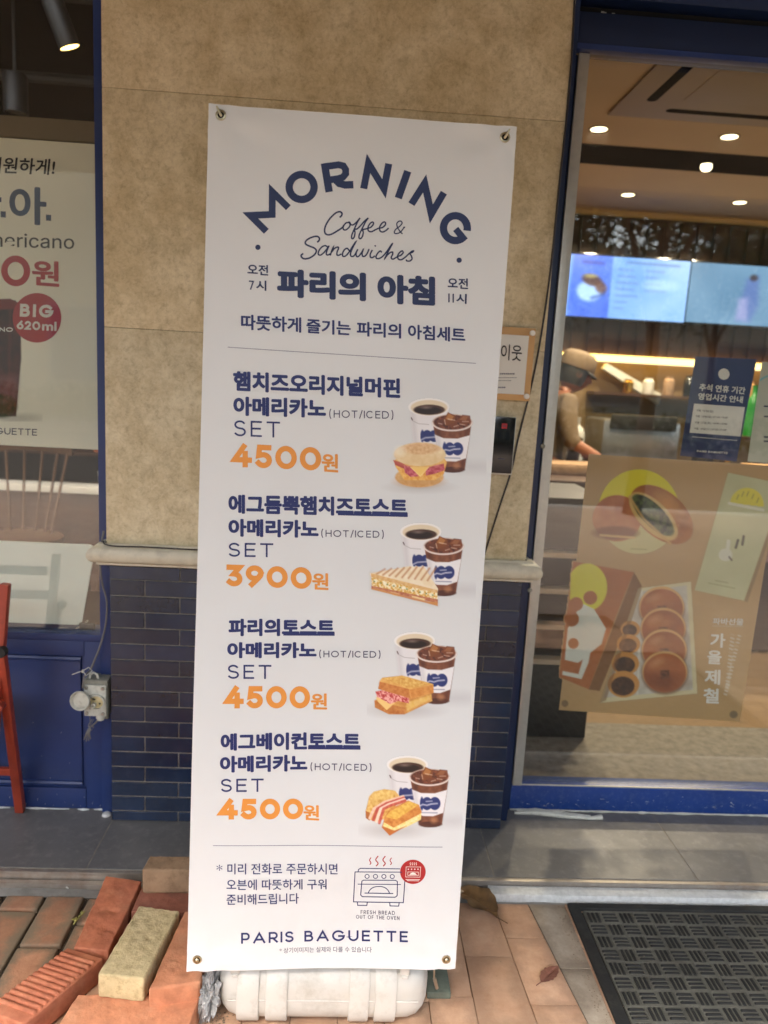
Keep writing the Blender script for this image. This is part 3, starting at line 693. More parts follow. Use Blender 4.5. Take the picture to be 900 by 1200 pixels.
ar.Pg([(-40, 352), (12, 350), (24, 356), (24, 362), (-40, 364)], (120, 40, 38))
ar.Ln([(12, 364), (10, 480)], 3, (140, 70, 60), .35, soft=3)
ar.Pg([(-40, 440), (22, 440), (20, 470), (-40, 474)], (150, 96, 96), .5, soft=8)
ar.E(0, 476, 20, 14, ar.tex((50, 60, 26), (120, 70, 40), 5, 9), 0, .9, soft=4)
ar.E(22, 490, 26, 5, (90, 90, 76), 0, .35, soft=6)
ar.mesh('cup_picture', PL, artmat('poster_print', rgb(238, 236, 220), .7), post, off=.0005)
MB().box(-2.2, -.7125, YP+.002, YP+.012, b_.z+.004, b_.z+.058).build('hanging_rail', pm('taupe_rail', rgb(112, 100, 80), .6, .05), post, bevel=.002)
# frosted board leaning inside, on the sill
inn = MB()
def rrect(x0, x1, z0, z1, r, n=6):
    pts = []
    for cx_, cz_, a0 in ((x1-r, z1-r, 0), (x0+r, z1-r, 90), (x0+r, z0+r, 180), (x1-r, z0+r, 270)):
        for k in range(n+1):
            a = R_(a0+90*k/n); pts.append((cx_+r*math.cos(a), cz_+r*math.sin(a)))
    return pts
lean = .03
pts = [V((x-(.03 if z < .7 else 0)*(1 if x > -.9 else 0), 2.222+(z-.61)*.12, z)) for x, z in rrect(-1.35, -.745, .618, .862, .018)]
bd = MB().prism(pts, (0, .006, 0)).build('frosted_board', M['acrylic']); tag(bd, 'pale frosted board with rounded corners leaning inside the left window', 'board')
MB().box(-2.6, -.705, 2.2705, 2.62, .57, .606).build('inner_sill', M['woodchair'], lf)
cb = MB().tube([wl(20, 741, 2.23)+V((0, 0, .004)), wl(34, 736, 2.228), wl(52, 739, 2.225), wl(70, 736, 2.225), wl(88, 737.5, 2.225), wl(99, 731, 2.22), wl(103, 727, 2.22)], .0022, 6)
co = cb.build('white_cable', M['whitetray'], smooth=True); tag(co, 'thin white cable lying on the sill under the frosted board', 'cable')
cc = MB().box(-.78, -.735, 2.21, 2.222, .607, .628).build('cable_clip', M['blackmetal'], bevel=.002); tag(cc, 'small dark clip on the sill at the foot of the frosted board', 'clip')
# ================================================================== SOCKET BOX AND ITS CABLES
bx = empty('socket_box', (-.70, YL-.02, .43), 'weathered outdoor socket box with open round cover on the blue panel', 'socket')
MB().box(-.738, -.668, YL-.060, YL-.001, .373, .487).build('housing', M['outletdark'], bx, bevel=.006)
MB().box(-.735, -.671, YL-.067, YL-.0605, .377, .474).build('cover_plate', M['outlet'], bx, bevel=.004)
for sx, sz in ((-.727, .466), (-.680, .465), (-.727, .387), (-.680, .386)):
    MB().lathe([(.0055, 0), (.0055, -.003), (.0042, -.0045), (.0, -.0045)], (sx, YL-.067, sz), 'Y', 14).build('screw', M['steel'], bx, smooth=True)
MB().lathe([(.024, 0), (.024, -.008), (.020, -.009), (.0195, -.002)], (-.697, YL-.067, .424), 'Y', 36, cap=False).build('socket_collar', M['outlet'], bx, smooth=True)
MB().lathe([(.0195, 0), (.0195, -.002), (.0, -.002)], (-.697, YL-.067, .424), 'Y', 30).build('socket_face', pm('yellowed_insert', rgb(196, 184, 140), .5, .2, 60), bx)
for dx, dz in ((-.006, .008), (-.010, .009), (.009, -.005), (-.003, -.010)):
    MB().lathe([(.0028, 0), (.0028, -.0012), (0, -.0012)], (-.697+dx, YL-.0692, .424+dz), 'Y', 10).build('contact_hole', M['dark'], bx)
MB().lathe([(.007, 0), (.007, -.010), (.003, -.011), (.003, -.006)], (-.704, YL-.069, .416), 'Y', 16).build('pin_boss', M['outlet'], bx, smooth=True)
lidc = V((-.739, YL-.088, .434))
axn = V((-.10, -1, .06)).normalized(); ax1 = axn.orthogonal().normalized(); ax2 = axn.cross(ax1)
MB().lathe([(.0, -.010), (.026, -.010), (.029, -.004), (.0295, .002), (.0275, .004), (.0255, .002), (.0245, -.005), (.023, -.0065), (.0, -.0065)], lidc, (ax1, ax2, axn), 40, cap=False).build('round_cover', M['outlet'], bx, smooth=True)
MB().box(-.722, -.682, YL-.0672, YL-.062, .379, .389).build('embossed_plate', M['outlet'], bx, bevel=.001)
MB().lathe([(.013, 0), (.013, .010), (.010, .012), (.010, .016), (.0, .016)], (-.694, YL-.045, .373), (V((1, 0, 0)), V((0, 1, 0)), V((0, 0, -1))), 18).build('gland', M['outlet'], bx, smooth=True)
MB().lathe([(.009, 0), (.009, .014), (0, .014)], (-.680, YL-.035, .373), (V((1, 0, 0)), V((0, 1, 0)), V((0, 0, -1))), 14).build('gland', M['outletdark'], bx, smooth=True)
MB().tube([(-.724, YL-.045, .486), (-.722, YL-.047, .500), (-.712, YL-.048, .506), (-.702, YL-.047, .500), (-.700, YL-.045, .486)], .0035, 8).build('hanger_loop', M['outlet'], bx, smooth=True)
Yc = YL-.035
def cabl(pts, r, mat, name, label, Y=Yc, n=8):
    P_ = []
    for p_ in pts:
        y = p_[2] if len(p_) > 2 else Y
        P_.append(wl(p_[0], p_[1], y))
    Q = []
    for i in range(len(P_)-1):
        p0, p1, p2, p3 = P_[max(i-1, 0)], P_[i], P_[i+1], P_[min(i+2, len(P_)-1)]
        for k in range(5):
            t = k/5; Q.append(.5*((2*p1)+(-p0+p2)*t+(2*p0-5*p1+4*p2-p3)*t*t+(-p0+3*p1-3*p2+p3)*t**3))
    Q.append(P_[-1])
    o = MB().tube(Q, r, n).build(name, mat, smooth=True)
    if label: tag(o, label, 'cable')
    return o
cabl([(121.5, 622, 2.135), (118, 645, 2.12), (117.5, 665, 2.13), (120, 685), (125, 705), (124, 730), (118, 755), (109, 778), (105, 786), (99, 793, YL-.07), (97, 806, YL-.072)], .0028, M['cable'], 'grey_cable', 'grey cable running down from the moulding end to the socket box')
cabl([(118, 838, YL-.04), (113, 846, YL-.05), (106, 852, YL-.055), (102, 858, YL-.055), (99, 866, YL-.055)], .0026, M['cable'], 'grey_cable', 'short grey cable tied in a knot under the socket box')
kn = MB()
for k, (dx, dy) in enumerate([(-6, 12), (-3, 14), (0, 13), (2, 11)]): kn.tube([wl(106, 853, YL-.058), wl(104+dx*.4, 860, YL-.062), wl(104+dx, 855+dy, YL-.056)], .0016, 6)
kn.tube([wl(108, 843, YL-.058), wl(104, 849, YL-.064), wl(107, 856, YL-.066), wl(110, 852, YL-.06), wl(103, 851, YL-.055)], .0016, 6)
kn.tube([wl(106, 822, YL-.075), wl(105, 838, YL-.06), wl(106, 850, YL-.06), wl(110, 843, YL-.06)], .0012, 6)
tag(kn.build('wire_bundle', M['cable'], smooth=True), 'frayed bundle of wire ends tied below the socket box', 'wire')
tie = MB().tube([wl(84.5, 790.5, YL-.06), wl(97, 786, YL-.07)], .0012, 6).tube([wl(97, 786, YL-.07), wl(104, 782, YL-.065), wl(108, 786, YL-.055), wl(101, 792, YL-.07), wl(97, 786, YL-.07)], .0014, 6)
tie.box(*(lambda p: (p.x-.003, p.x+.003, p.y-.003, p.y+.003, p.z-.004, p.z+.004))(wl(97, 786.5, YL-.07)))
tag(tie.build('cable_tie', M['outlet'], smooth=True), 'white cable tie sticking out left above the socket box', 'cable tie')
# cable lying on the moulding, behind the banner, and the one dropping beside the door
cabl([(121, 634, 2.115), (123, 637.5, 2.105), (135, 640, 2.092), (170, 641, 2.088), (225, 644, 2.088), (300, 647, 2.09), (420, 652, 2.09), (540, 655, 2.10), (568, 650, 2.112)], .0022, M['blackcable'], 'dark_cable', 'thin dark cable lying along the top of the stone moulding')
cabl([(674, -14, 2.118), (668, 95, 2.116), (655, 220, 2.115), (645, 318, 2.112), (633, 400, 2.112), (622, 455, 2.112), (607, 515, 2.112), (599, 552, 2.112), (586, 592, 2.112), (572, 636, 2.112), (566, 655, 2.112)], .0028, M['blackcable'], 'dark_cable', 'dark cable slanting down the stone beside the door frame', n=10)
# ================================================================== NOTICE AND CARD READER ON THE PIER
YN = 2.108
def PN(px, py, off): return wl(px, py, YN-.004)+V((0, -off, 0))
nb = empty('framed_notice', (.44, YN, 1.36), 'plywood notice board with white paper held by four round pins', 'notice')
MB().box(.335, .507, YN-.001, YN+.007, 1.363, 1.562).build('backing_board', M['wood'], nb, bevel=.0015)
MB().box(.352, .489, YN-.0035, YN-.0015, 1.380, 1.541).build('paper', M['paper'], nb)
for px, py in ((624, 390.5), (617, 464.5)):
    c = wl(px, py, YN-.01); MB().lathe([(.0055, .010), (.0055, .002), (.0075, .001), (.0075, -.004), (.0065, -.0055), (0, -.006)], c, 'Y', 24).build('pin', pm('white_pin', rgb(236, 234, 226), .3, .02), nb, smooth=True)
for x, z in ((.343, 1.553), (.343, 1.371)): MB().lathe([(.0055, .010), (.0055, .002), (.0075, .001), (.0075, -.004), (.0065, -.0055), (0, -.006)], (x, YN-.01, z), 'Y', 24).build('pin', pm('white_pin', rgb(236, 234, 226), .3, .02), nb, smooth=True)
pr = Print(PN)
pr.text('이웃', (586.5, 421.5), (611, 423.5), (587.5, 403), bold=.01, off=.0006); pr.build('handwriting', M['ink'], nb)
pr = Print(PN)
for y, x0, x1 in ((438, 586, 602), (442.5, 584, 606), (446, 584, 598), (454, 584, 592)):
    x = x0
    while x < x1: pr.stroke([(x, y), (x+1.5, y+.1)], 1.6 if y in (438, 454) else .7); x += 2.2
pr.build('small_print', M['greyink'], nb)
rd = empty('card_reader', (.44, 2.1, 1.15), 'glossy black card reader with a small red label on the stone', 'card reader')
MB().box(.385, .4725, 2.098, 2.119, 1.153, 1.317).build('rim', M['alu'], rd, bevel=.003)
MB().box(.386, .469, 2.089, 2.0975, 1.158, 1.316).build('front', M['blackpl'], rd, bevel=.003)
def PR(px, py, off): return wl(px, py, 2.0885)+V((0, -off, 0))
pr = Print(PR); pr.poly([(588, 496), (594.5, 496.3), (594, 502.6), (587.6, 502.3)]); pr.build('label', M['redink'], rd)
pr = Print(PR); pr.stroke([(589, 499.2), (593, 499.4)], 1.2, off=.001).stroke([(584, 537.4), (591.5, 537.8)], .8); pr.build('lettering', M['greyink'], rd)
# ================================================================== RIGHT DOOR / WINDOW
YG = 2.25
dr = empty('glass_door', (1.2, YG, .035), 'blue framed glass shop door right of the stone pier', 'door')
MB().box(.5455, .566, 2.168, 2.262, .036, 3.0).build('jamb', M['bluetop'], dr, bevel=.002)
MB().box(.5745, .5875, 2.232, 2.275, .036, 2.31).build('stile', M['bluetop'], dr, bevel=.002)
MB().box(.588, .6185, 2.222, 2.262, .128, 2.312).build('aluminium_edge', M['alu'], dr, bevel=.0015)
MB().box(.588, 3.4, 2.236, 2.29, .037, .127).build('bottom_rail', M['bluedoor'], dr, bevel=.003)
MB().box(.605, 3.4, 2.2335, 2.2355, .1235, .1275).build('glazing_bead', M['alu'], dr)
MB().box(.5755, 3.4, 2.215, 2.30, 2.328, 2.412).build('transom', M['bluetop'], dr, bevel=.002)
MB().box(.5755, 3.4, 2.20, 2.232, 2.313, 2.3275).build('transom_lip', M['blue'], dr, bevel=.001)
MB().box(.5755, 3.4, 2.245, 2.30, 2.4125, 2.437).build('track_gap', M['dark'], dr)
MB().box(.5755, 3.4, 2.19, 2.30, 2.4375, 3.2).build('fascia_board', M['bluetop'], dr, bevel=.003)
sp_ = MB(); c = wl(715, 13, 2.20)
for k in range(6): sp_.box(c.x+.006*k-.012, c.x+.006*k-.004, 2.24, 2.243, 2.418+.003*math.sin(k*2), 2.424+.003*math.cos(k))
sp_.build('paint_spot', M['whitetray'], dr)
MB().box(.6205, 3.4, YG, YG+.004, .128, 2.3125).build('glass_pane', M['glass'], dr)
for z in (1.235, .80): MB().lathe([(.007, 0), (.007, -.003), (0, -.004)], (.572, 2.168, z), 'Y', 16).build('frame_plug', M['outletdark'], dr)
sc_ = MB(); rsx = random.Random(21)
for k in range(70):
    x = rsx.uniform(.62, 1.75); z = rsx.gauss(.066, .014); l = rsx.choice((.002, .003, .005, .009, .016)); h_ = rsx.uniform(.0004, .0012); t_ = rsx.gauss(0, .25)
    if .04 < z < .12: sc_.add([(x, 2.2352, z), (x+l, 2.2352, z+l*t_), (x+l*.8, 2.2352, z+l*t_+h_), (x+l*.2, 2.2352, z+h_*1.6)], [(0, 1, 2, 3)])
sc_.build('paint_scratches', M['outlet'], dr)
cau = MB()
x = .59
while x < 1.9: l = rsx.uniform(.03, .12); cau.tube([(x, 2.233, .037), (x+l*.5, 2.230, .038), (x+l, 2.233, .037)], [.002, rsx.uniform(.0025, .005), .002], 6); x += l*.95
cau.build('sealant_bead', M['outlet'], dr, smooth=True)
# squashed tube lying under the door
tb = MB(); q = [fl(603, 952, .04), fl(625, 951, .042), fl(660, 955, .043), fl(690, 958, .042), fl(705, 957, .041)]
tb.tube([V((p_.x, p_.y*1, .0355+(p_.z-.0355)*.6)) for p_ in q], [.004, .009, .008, .005, .009], 10).tube([V((p_.x+.01, p_.y+.012, .040)) for p_ in q[:4]], [.002, .007, .005, .003], 8); tag(tb.build('crushed_tube', M['outlet'], smooth=True), 'squashed white plastic tube lying below the blue door rail', 'litter')
# posters on the glass
YQ = 2.2575
def PQ(px, py, off): return wl(px, py, YQ)+V((0, -off, 0))
brown = rgb(190, 154, 106)
bp = empty('autumn_poster', (1.03, YQ, .36), 'big brown pastry poster behind the door glass', 'poster')
c4 = [wl(655, 832, YQ), wl(867, 846, YQ), wl(906, 604, YQ), wl(908, 546, YQ), wl(690, 532, YQ)]
MB().prism(c4, (0, .0008, 0)).build('sheet', pm('brown_poster_paper', brown, .7, .06, 1.5), bp)
ar = Art(655, 530, 906, 846, 1.0)
ar.tx = (ar.X-600)*2.7267; ar.ty = (ar.Y-520)*2.7267; st0 = ar.step; ar.step = 2.7
ar.E(405, 217, 130, 135, (208, 196, 140)); up_ = ar.cov(ar.ell(405, 217, 130, 135))*(ar.ty < 215+.0*ar.tx); ar.put(up_, (226, 212, 44))
ar.Ln([(380, 336), (430, 338)], 3, (120, 110, 70), .5)
ar.E(335, 238, 78, 74, ar.tex((170, 92, 50), (196, 122, 76), 14, 4)); ar.E(330, 285, 72, 22, (120, 62, 32), 0, .8, soft=8); ar.Ln([(282, 292), (390, 300)], 7, (216, 180, 120))
ar.E(478, 226, 118, 72, ar.tex((150, 86, 40), (196, 120, 56), 16, 5), .72); ar.E(500, 190, 60, 28, (214, 160, 96), .72, .5, soft=20)
ar.E(452, 232, 100, 46, (214, 178, 110), .78); ar.E(450, 228, 88, 34, ar.tex((24, 34, 18), (76, 92, 44), 4, 6, 2.6), .78); ar.Ln([(375, 170), (420, 240), (505, 318)], 9, (206, 164, 96), .9, soft=5)
ar.Pg([(195, 375), (390, 410), (345, 520), (245, 785), (150, 745)], ar.tex((186, 112, 62), (172, 102, 56), 30, 2)); ar.Pg([(390, 410), (415, 455), (280, 790), (245, 785)], (132, 90, 54))
m_ = ar.cov(ar.pol([(190, 380), (310, 384), (310, 540), (182, 540)])); ar.put(ar.cov(ar.ell(240, 458, 64, 76))*m_, (222, 214, 60))
ar.Pg([(168, 690), (178, 590), (200, 545), (228, 512), (262, 528), (300, 590), (286, 640), (250, 668), (244, 700), (222, 752), (160, 738), (162, 726), (212, 736), (226, 690), (210, 700)], (226, 226, 214))
for x, y, r in ((250, 492, 22), (205, 512, 22), (190, 560, 24), (196, 638, 17)): ar.E(x, y, r, r, (178, 106, 60))
ar.Pg([(280, 828), (592, 798), (572, 440), (404, 462)], (220, 208, 168)); ar.Pg([(292, 812), (578, 786), (558, 452), (412, 472)], ar.tex((214, 208, 196), (190, 180, 166), 8, 8))
ar.Ln([(415, 470), (400, 800)], 5, (228, 222, 208), .8)
for k, (x, y) in enumerate(((478, 522), (483, 590), (486, 658), (488, 728))):
    ar.E(x, y+5, 74, 68, (90, 50, 34), 0, .55, soft=9); ar.E(x, y, 72, 66, (226, 176, 116)); ar.E(x, y+4, 68, 62, ar.tex((150, 82, 48), (184, 108, 66), 18, 20+k)); ar.E(x-12, y-18, 36, 22, (208, 140, 92), 0, .35, soft=24)
    ar.E(x+6, y+34, 60, 26, (112, 58, 34), 0, .4, soft=34); ar.E(x-26, y-30, 20, 10, (232, 178, 128), -.4, .4, soft=16)
    ar.Pg([(x-14, y-4), (x+14, y-5), (x+15, y+22), (x-13, y+23)], ar.tex((74, 44, 32), (120, 72, 48), 2, 30+k, 3), .75)
for k, (x, y) in enumerate(((378, 592), (372, 640), (362, 702), (356, 768))):
    s_ = .62+.13*k; ar.E(x, y, 50*s_, 42*s_, (204, 142, 74)); ar.E(x-2, y+6*s_, 37*s_, 30*s_, ar.tex((60, 38, 28), (96, 62, 42), 4, 50+k))
ar.Pg([(280, 828), (404, 462), (415, 462), (300, 820)], (120, 80, 50), .5)
ar.Pg([(706, 96), (1010, 140), (742, 500), (583, 468)], (0, 0, 0), 0)
ar.Pg([(690, 92), (836, 122), (836, 230), (742, 502), (583, 468)], ar.tex((206, 204, 160), (194, 190, 148), 40, 11)); ar.Pg([(742, 502), (836, 230), (836, 262), (752, 506)], (120, 96, 60), .6)
m_ = (ar.ty < 195+.12*(ar.tx-750)); ar.put(ar.cov(ar.ell(750, 195, 54, 54))*m_, (222, 208, 60)); ar.Ln([(694, 190), (802, 212)], 9, (224, 220, 196))
for k in range(5): ar.Ln([(718+16*k, 182-16*math.sin(k*.8+.3)), (724+16*k, 168-16*math.sin(k*.8+.3))], 3, (130, 120, 50), .8)
ar.E(682, 355, 22, 20, (226, 224, 206)); ar.Ln([(688, 345), (692, 312)], 12, (226, 224, 206)); ar.Ln([(715, 332), (722, 308)], 8, (84, 76, 62)); ar.Ln([(736, 322), (740, 296)], 8, (84, 76, 62)); ar.Ln([(694, 362), (702, 372)], 6, (84, 76, 62))
ar.Ln([(628, 445), (712, 462)], 2.5, (120, 112, 80), .6); ar.Ln([(650, 437), (690, 444)], 2.5, (120, 112, 80), .6)
ar.E(169, 830, 11, 11, (134, 108, 78)); ar.E(708, 865, 13, 12, (134, 112, 84))
for k in range(16): ar.Ln([(700-k*1.2, 608+k*11.5), (710-k*1.2, 612+k*11.5)], 5, (226, 218, 200), .7 if k % 5 else .2)
for k in range(18): ar.Ln([(722-k*2.6, 612+k*11), (730-k*2.6, 615+k*11)], 5, (226, 218, 200), .7 if (k+2) % 5 else .2)
ar.Ln([(640, 582), (738, 584)], 2, (226, 218, 200), .6)
ar.step = st0
ar.mesh('pastry_picture', PQ, artmat('brown_poster_print', brown, .7), bp, off=.0005)
def R3(x, y): return (600+x/2.7267, 520+y/2.7267)
pr = Print(PQ)
pr.text('파바선물', R3(640, 577), R3(738, 580), R3(642, 556), bold=.02, off=.0012)
for ch, x, y, s_ in (('가', 632, 650, 48), ('을', 622, 703, 46), ('제', 614, 768, 50), ('철', 610, 828, 50)):
    pr.text(ch, R3(x, y), R3(x+s_, y+2), R3(x+2, y-s_+2), bold=.03, off=.0012)
pr.build('lettering', M['whiteink'], bp)
nv = empty('holiday_hours_poster', (1.12, YQ-.003, 1.21), 'navy holiday opening hours poster with a white box, behind the door glass', 'poster')
YQ2 = 2.2555
def PH(px, py, off): return wl(px, py, YQ2)+V((0, -off, 0))
MB().prism([wl(797, 534, YQ2), wl(863, 541, YQ2), wl(887, 421, YQ2), wl(815, 417.5, YQ2)], (0, .0006, 0)).build('sheet', pm('navy_poster_paper', rgb(36, 44, 92), .6, .1, 3), nv)
def R8(x, y): return (780+x/7.06, 390+y/7.06)
pr = Print(PH); pr.disc(R8(482, 342), 6.6, off=.0004).text('추석 연휴 기간', R8(275, 478), R8(655, 510), R8(282, 418), bold=.03, off=.0006).text('영업시간 안내', R8(265, 552), R8(635, 582), R8(272, 496), bold=.03, off=.0006)
pr.poly([R8(235, 585), R8(655, 615), R8(618, 858), R8(198, 826)], off=.0004)
pr.latin('PARIS BAGUETTE', R8(258, 985), R8(510, 1002), R8(260, 970), .6)
for k in range(22): pr.stroke([R8(220+17*k, 860+1.4*k), R8(231+17*k, 861+1.4*k)], .8)
pr.build('lettering', M['whiteink'], nv)
pr = Print(PH)
for i, (tx, y) in enumerate((('9월 15일(일)', 640), ('9월 16일(월) 07:00-18:00', 690), ('9월 17일(화) 10:00-18:00', 742), ('9월 18일(수) 07:00-22:00', 792))):
    pr.text(tx, R8(255-6*i, y+12), R8((395 if i == 0 else 520)-6*i, y+24), R8(255-6*i, y-10), bold=.01, off=.0008)
pr.build('handwritten_hours', M['ink'], nv)
wp = empty('white_notice', (1.3, YQ2, 1.2), 'white paper notice at the right edge beside the navy poster', 'notice')
MB().prism([wl(876, 541, YQ2), wl(960, 545, YQ2), wl(975, 428, YQ2), wl(893, 424, YQ2)], (0, .0006, 0)).build('sheet', pm('pale_paper', rgb(196, 196, 178), .6, .03), wp)
pr = Print(PH); pr.stroke([(890, 446), (902, 440), (930, 438)], 2, off=.0004, smooth=5); pr.build('blue_arc', pm('pale_blue_ink', rgb(130, 190, 200), .6, .02), wp)
pr = Print(PH)
for y in (476, 488, 512, 517): pr.stroke([(895, y), (925, y+1)], 2)
pr.build('small_print', M['greyink'], wp)
# ================================================================== RED WOODEN CHAIR AT THE LEFT EDGE
ch = empty('folding_chair', (-1.06, 2.0, .035), 'red wooden folding chair leaning at the left edge before the blue panel', 'chair')
def bar(b, p0, p1, w_, d_, up=V((0, 1, 0))):
    p0 = V(p0); p1 = V(p1); t_ = (p1-p0).normalized(); s_ = t_.cross(up).normalized(); u_ = s_.cross(t_)
    q = [p0+s_*a*w_/2+u_*c*d_/2 for a, c in ((-1, -1), (1, -1), (1, 1), (-1, 1))]+[p1+s_*a*w_/2+u_*c*d_/2 for a, c in ((-1, -1), (1, -1), (1, 1), (-1, 1))]
    return b.add(q, [(3, 2, 1, 0), (4, 5, 6, 7), (0, 1, 5, 4), (1, 2, 6, 5), (2, 3, 7, 6), (3, 0, 4, 7)])
YC1 = 2.02
A0 = wl(6.5, 684, YC1); A1 = wl(-7, 860, YC1); A1 = A0+(A1-A0)*1.45
bar(MB(), A0, A1, .024, .022).build('back_post', M['redwood'], ch, bevel=.003)
B0 = wl(2.5, 764, 2.0)+V((0, 0, .0)); B1 = wl(24, 951, 2.0); B1 = B0+(B1-B0)*1.0
B1 = fl(24, 950, .037); B0 = wl(1, 765, 2.0)
bar(MB(), B0, B1, .026, .022).build('leg', M['redwood'], ch, bevel=.003)
for dx in (-.40,):
    bar(MB(), A0+V((dx, 0, 0)), A1+V((dx, 0, 0)), .024, .022).build('back_post', M['redwood'], ch, bevel=.003)
    bar(MB(), B0+V((dx, 0, 0)), B1+V((dx, 0, 0)), .026, .022).build('leg', M['redwood'], ch, bevel=.003)
zc = wl(6, 907, 2.1).z; t_ = (zc-B0.z)/(B1.z-B0.z); pc = B0+(B1-B0)*t_
bar(MB(), pc+V((-.39, 0, 0)), pc+V((-.01, 0, 0)), .022, .016).build('cross_bar', M['redwood'], ch, bevel=.003)
for z_ in (.74, .66): bar(MB(), (A0.x-.39, YC1, z_), (A0.x-.03, YC1, z_), .03, .012).build('back_rail', M['redwood'], ch, bevel=.003)
MB().box(A0.x-.42, A0.x-.045, 1.84, 2.06, .44, .462).build('seat', M['redwood'], ch, bevel=.006)
hb = wl(2, 764, 1.985); MB().lathe([(.014, -.012), (.014, .012), (.0, .012)], hb, 'Y', 16).build('hinge', M['blackmat'], ch, bevel=.002)
hb = wl(0, 828, 1.99); MB().lathe([(.012, -.014), (.012, .014), (.0, .014)], hb, 'Y', 16).build('hinge', M['redwood'], ch, bevel=.002)
# ================================================================== LOOSE PAVERS BESIDE THE BANNER
def rough_brick(name, quad, zt, thick, mat, label, bev=.004, seed=0, ribs=False, tilt=None):
    """quad: four top corners (x,y[,z]); irregular edges, optional chip noise"""
    q = [V((p[0], p[1], p[2] if len(p) > 2 else zt)) for p in quad]
    nx, ny = (26, 52) if (q[1]-q[0]).length < (q[3]-q[0]).length else (52, 26)
    bm = bmesh.new()
    top = [[None]*(nx+1) for _ in range(ny+1)]; bot = [[None]*(nx+1) for _ in range(ny+1)]
    for j in range(ny+1):
        for i in range(nx+1):
            u = i/nx; v_ = j/ny; p_ = q[0]*(1-u)*(1-v_)+q[1]*u*(1-v_)+q[2]*u*v_+q[3]*(1-u)*v_
            top[j][i] = bm.verts.new(p_); bot[j][i] = bm.verts.new(p_-V((0, 0, thick)))
    for j in range(ny):
        for i in range(nx):
            bm.faces.new((top[j][i], top[j][i+1], top[j+1][i+1], top[j+1][i])); bm.faces.new((bot[j+1][i], bot[j+1][i+1], bot[j][i+1], bot[j][i]))
    for i in range(nx):
        bm.faces.new((top[0][i+1], top[0][i], bot[0][i], bot[0][i+1])); bm.faces.new((top[ny][i], top[ny][i+1], bot[ny][i+1], bot[ny][i]))
    for j in range(ny):
        bm.faces.new((top[j][0], top[j+1][0], bot[j+1][0], bot[j][0])); bm.faces.new((top[j+1][nx], top[j][nx], bot[j][nx], bot[j+1][nx]))
    bmesh.ops.recalc_face_normals(bm, faces=bm.faces)
    es = [e for e in bm.edges if len(e.link_faces) == 2 and e.calc_face_angle(0) > .8]
    bmesh.ops.bevel(bm, geom=es, offset=bev, segments=3, profile=.5, affect='EDGES')
    c = sum(q, V((0, 0, 0)))/4
    lo = bm.verts[:] ; bm.normal_update()
    ax = (q[3]-q[0]).normalized(); L_ = (q[3]-q[0]).length
    for v in lo:
        n_ = mnoise.noise(v.co*60+V((seed*7, 0, 0)))*.0016+mnoise.noise(v.co*14+V((0, seed*5, 0)))*.0009-max(0, mnoise.noise(v.co*45+V((3, seed*9, 1)))-.48)*.010
        v.co += v.normal*n_
    if ribs:
        pass
    me = bpy.data.meshes.new(name); c0 = V((c.x, c.y, c.z-thick)); bmesh.ops.translate(bm, verts=bm.verts, vec=-c0); bm.to_mesh(me); bm.free()
    me.materials.append(mat); me.polygons.foreach_set('use_smooth', [True]*len(me.polygons))
    try: me.set_sharp_from_angle(angle=R_(50))
    except Exception: pass
    o = bpy.data.objects.new(name, me); C.objects.link(o); o.location = c0
    tag(o, label, 'paver', 'loose pavers piled beside the banner'); return o
rough_brick('paving_block', [(-.586, 1.829, .062), (-.488, 1.811, .062), (-.498, 1.566, .060), (-.580, 1.576, .060)], .06, .057, M['brick_red'], 'flat salmon red paver reaching the mortar strip, left of the yellow one', .003, 1)
rough_brick('paving_block', [(-.482, 1.835), (-.27, 1.835), (-.27, 1.705), (-.485, 1.70)], .058, .055, M['brick_dark'], 'dull red paver lying under the small brown block', .004, 2)
rough_brick('paving_block', [(-.470, 1.822), (-.27, 1.825), (-.27, 1.770), (-.474, 1.765)], .128, .068, M['brick_brown'], 'small brown block on top of the dull red paver, against the banner', .005, 3)
rough_brick('paving_block', [(-.449, 1.643), (-.348, 1.628), (-.378, 1.419), (-.478, 1.431)], .12, .058, M['brick_yellow'], 'straw yellow paver lying on top in the middle of the pile', .005, 4)
rough_brick('paving_block', [(-.337, 1.632, .118), (-.236, 1.615, .118), (-.262, 1.430, .104), (-.366, 1.408, .104)], .11, .050, M['brick_orange'], 'orange paver between the yellow one and the banner', .006, 5)
rough_brick('paving_block', [(-.482, 1.66), (-.262, 1.655), (-.262, 1.556), (-.482, 1.56)], .0585, .055, M['brick_dark'], 'paver hidden beneath the yellow one, rear of the two', .004, 6)
rough_brick('paving_block', [(-.482, 1.552), (-.262, 1.55), (-.268, 1.450), (-.482, 1.452)], .0525, .050, M['brick_dark'], 'paver beneath the front end of the yellow one', .004, 7)
rough_brick('paving_block', [(-.523, 1.441), (-.262, 1.443), (-.278, 1.305), (-.548, 1.302)], .06, .057, M['brick_orange'], 'wide flat orange slab at the bottom edge in front of the yellow paver', .003, 8)
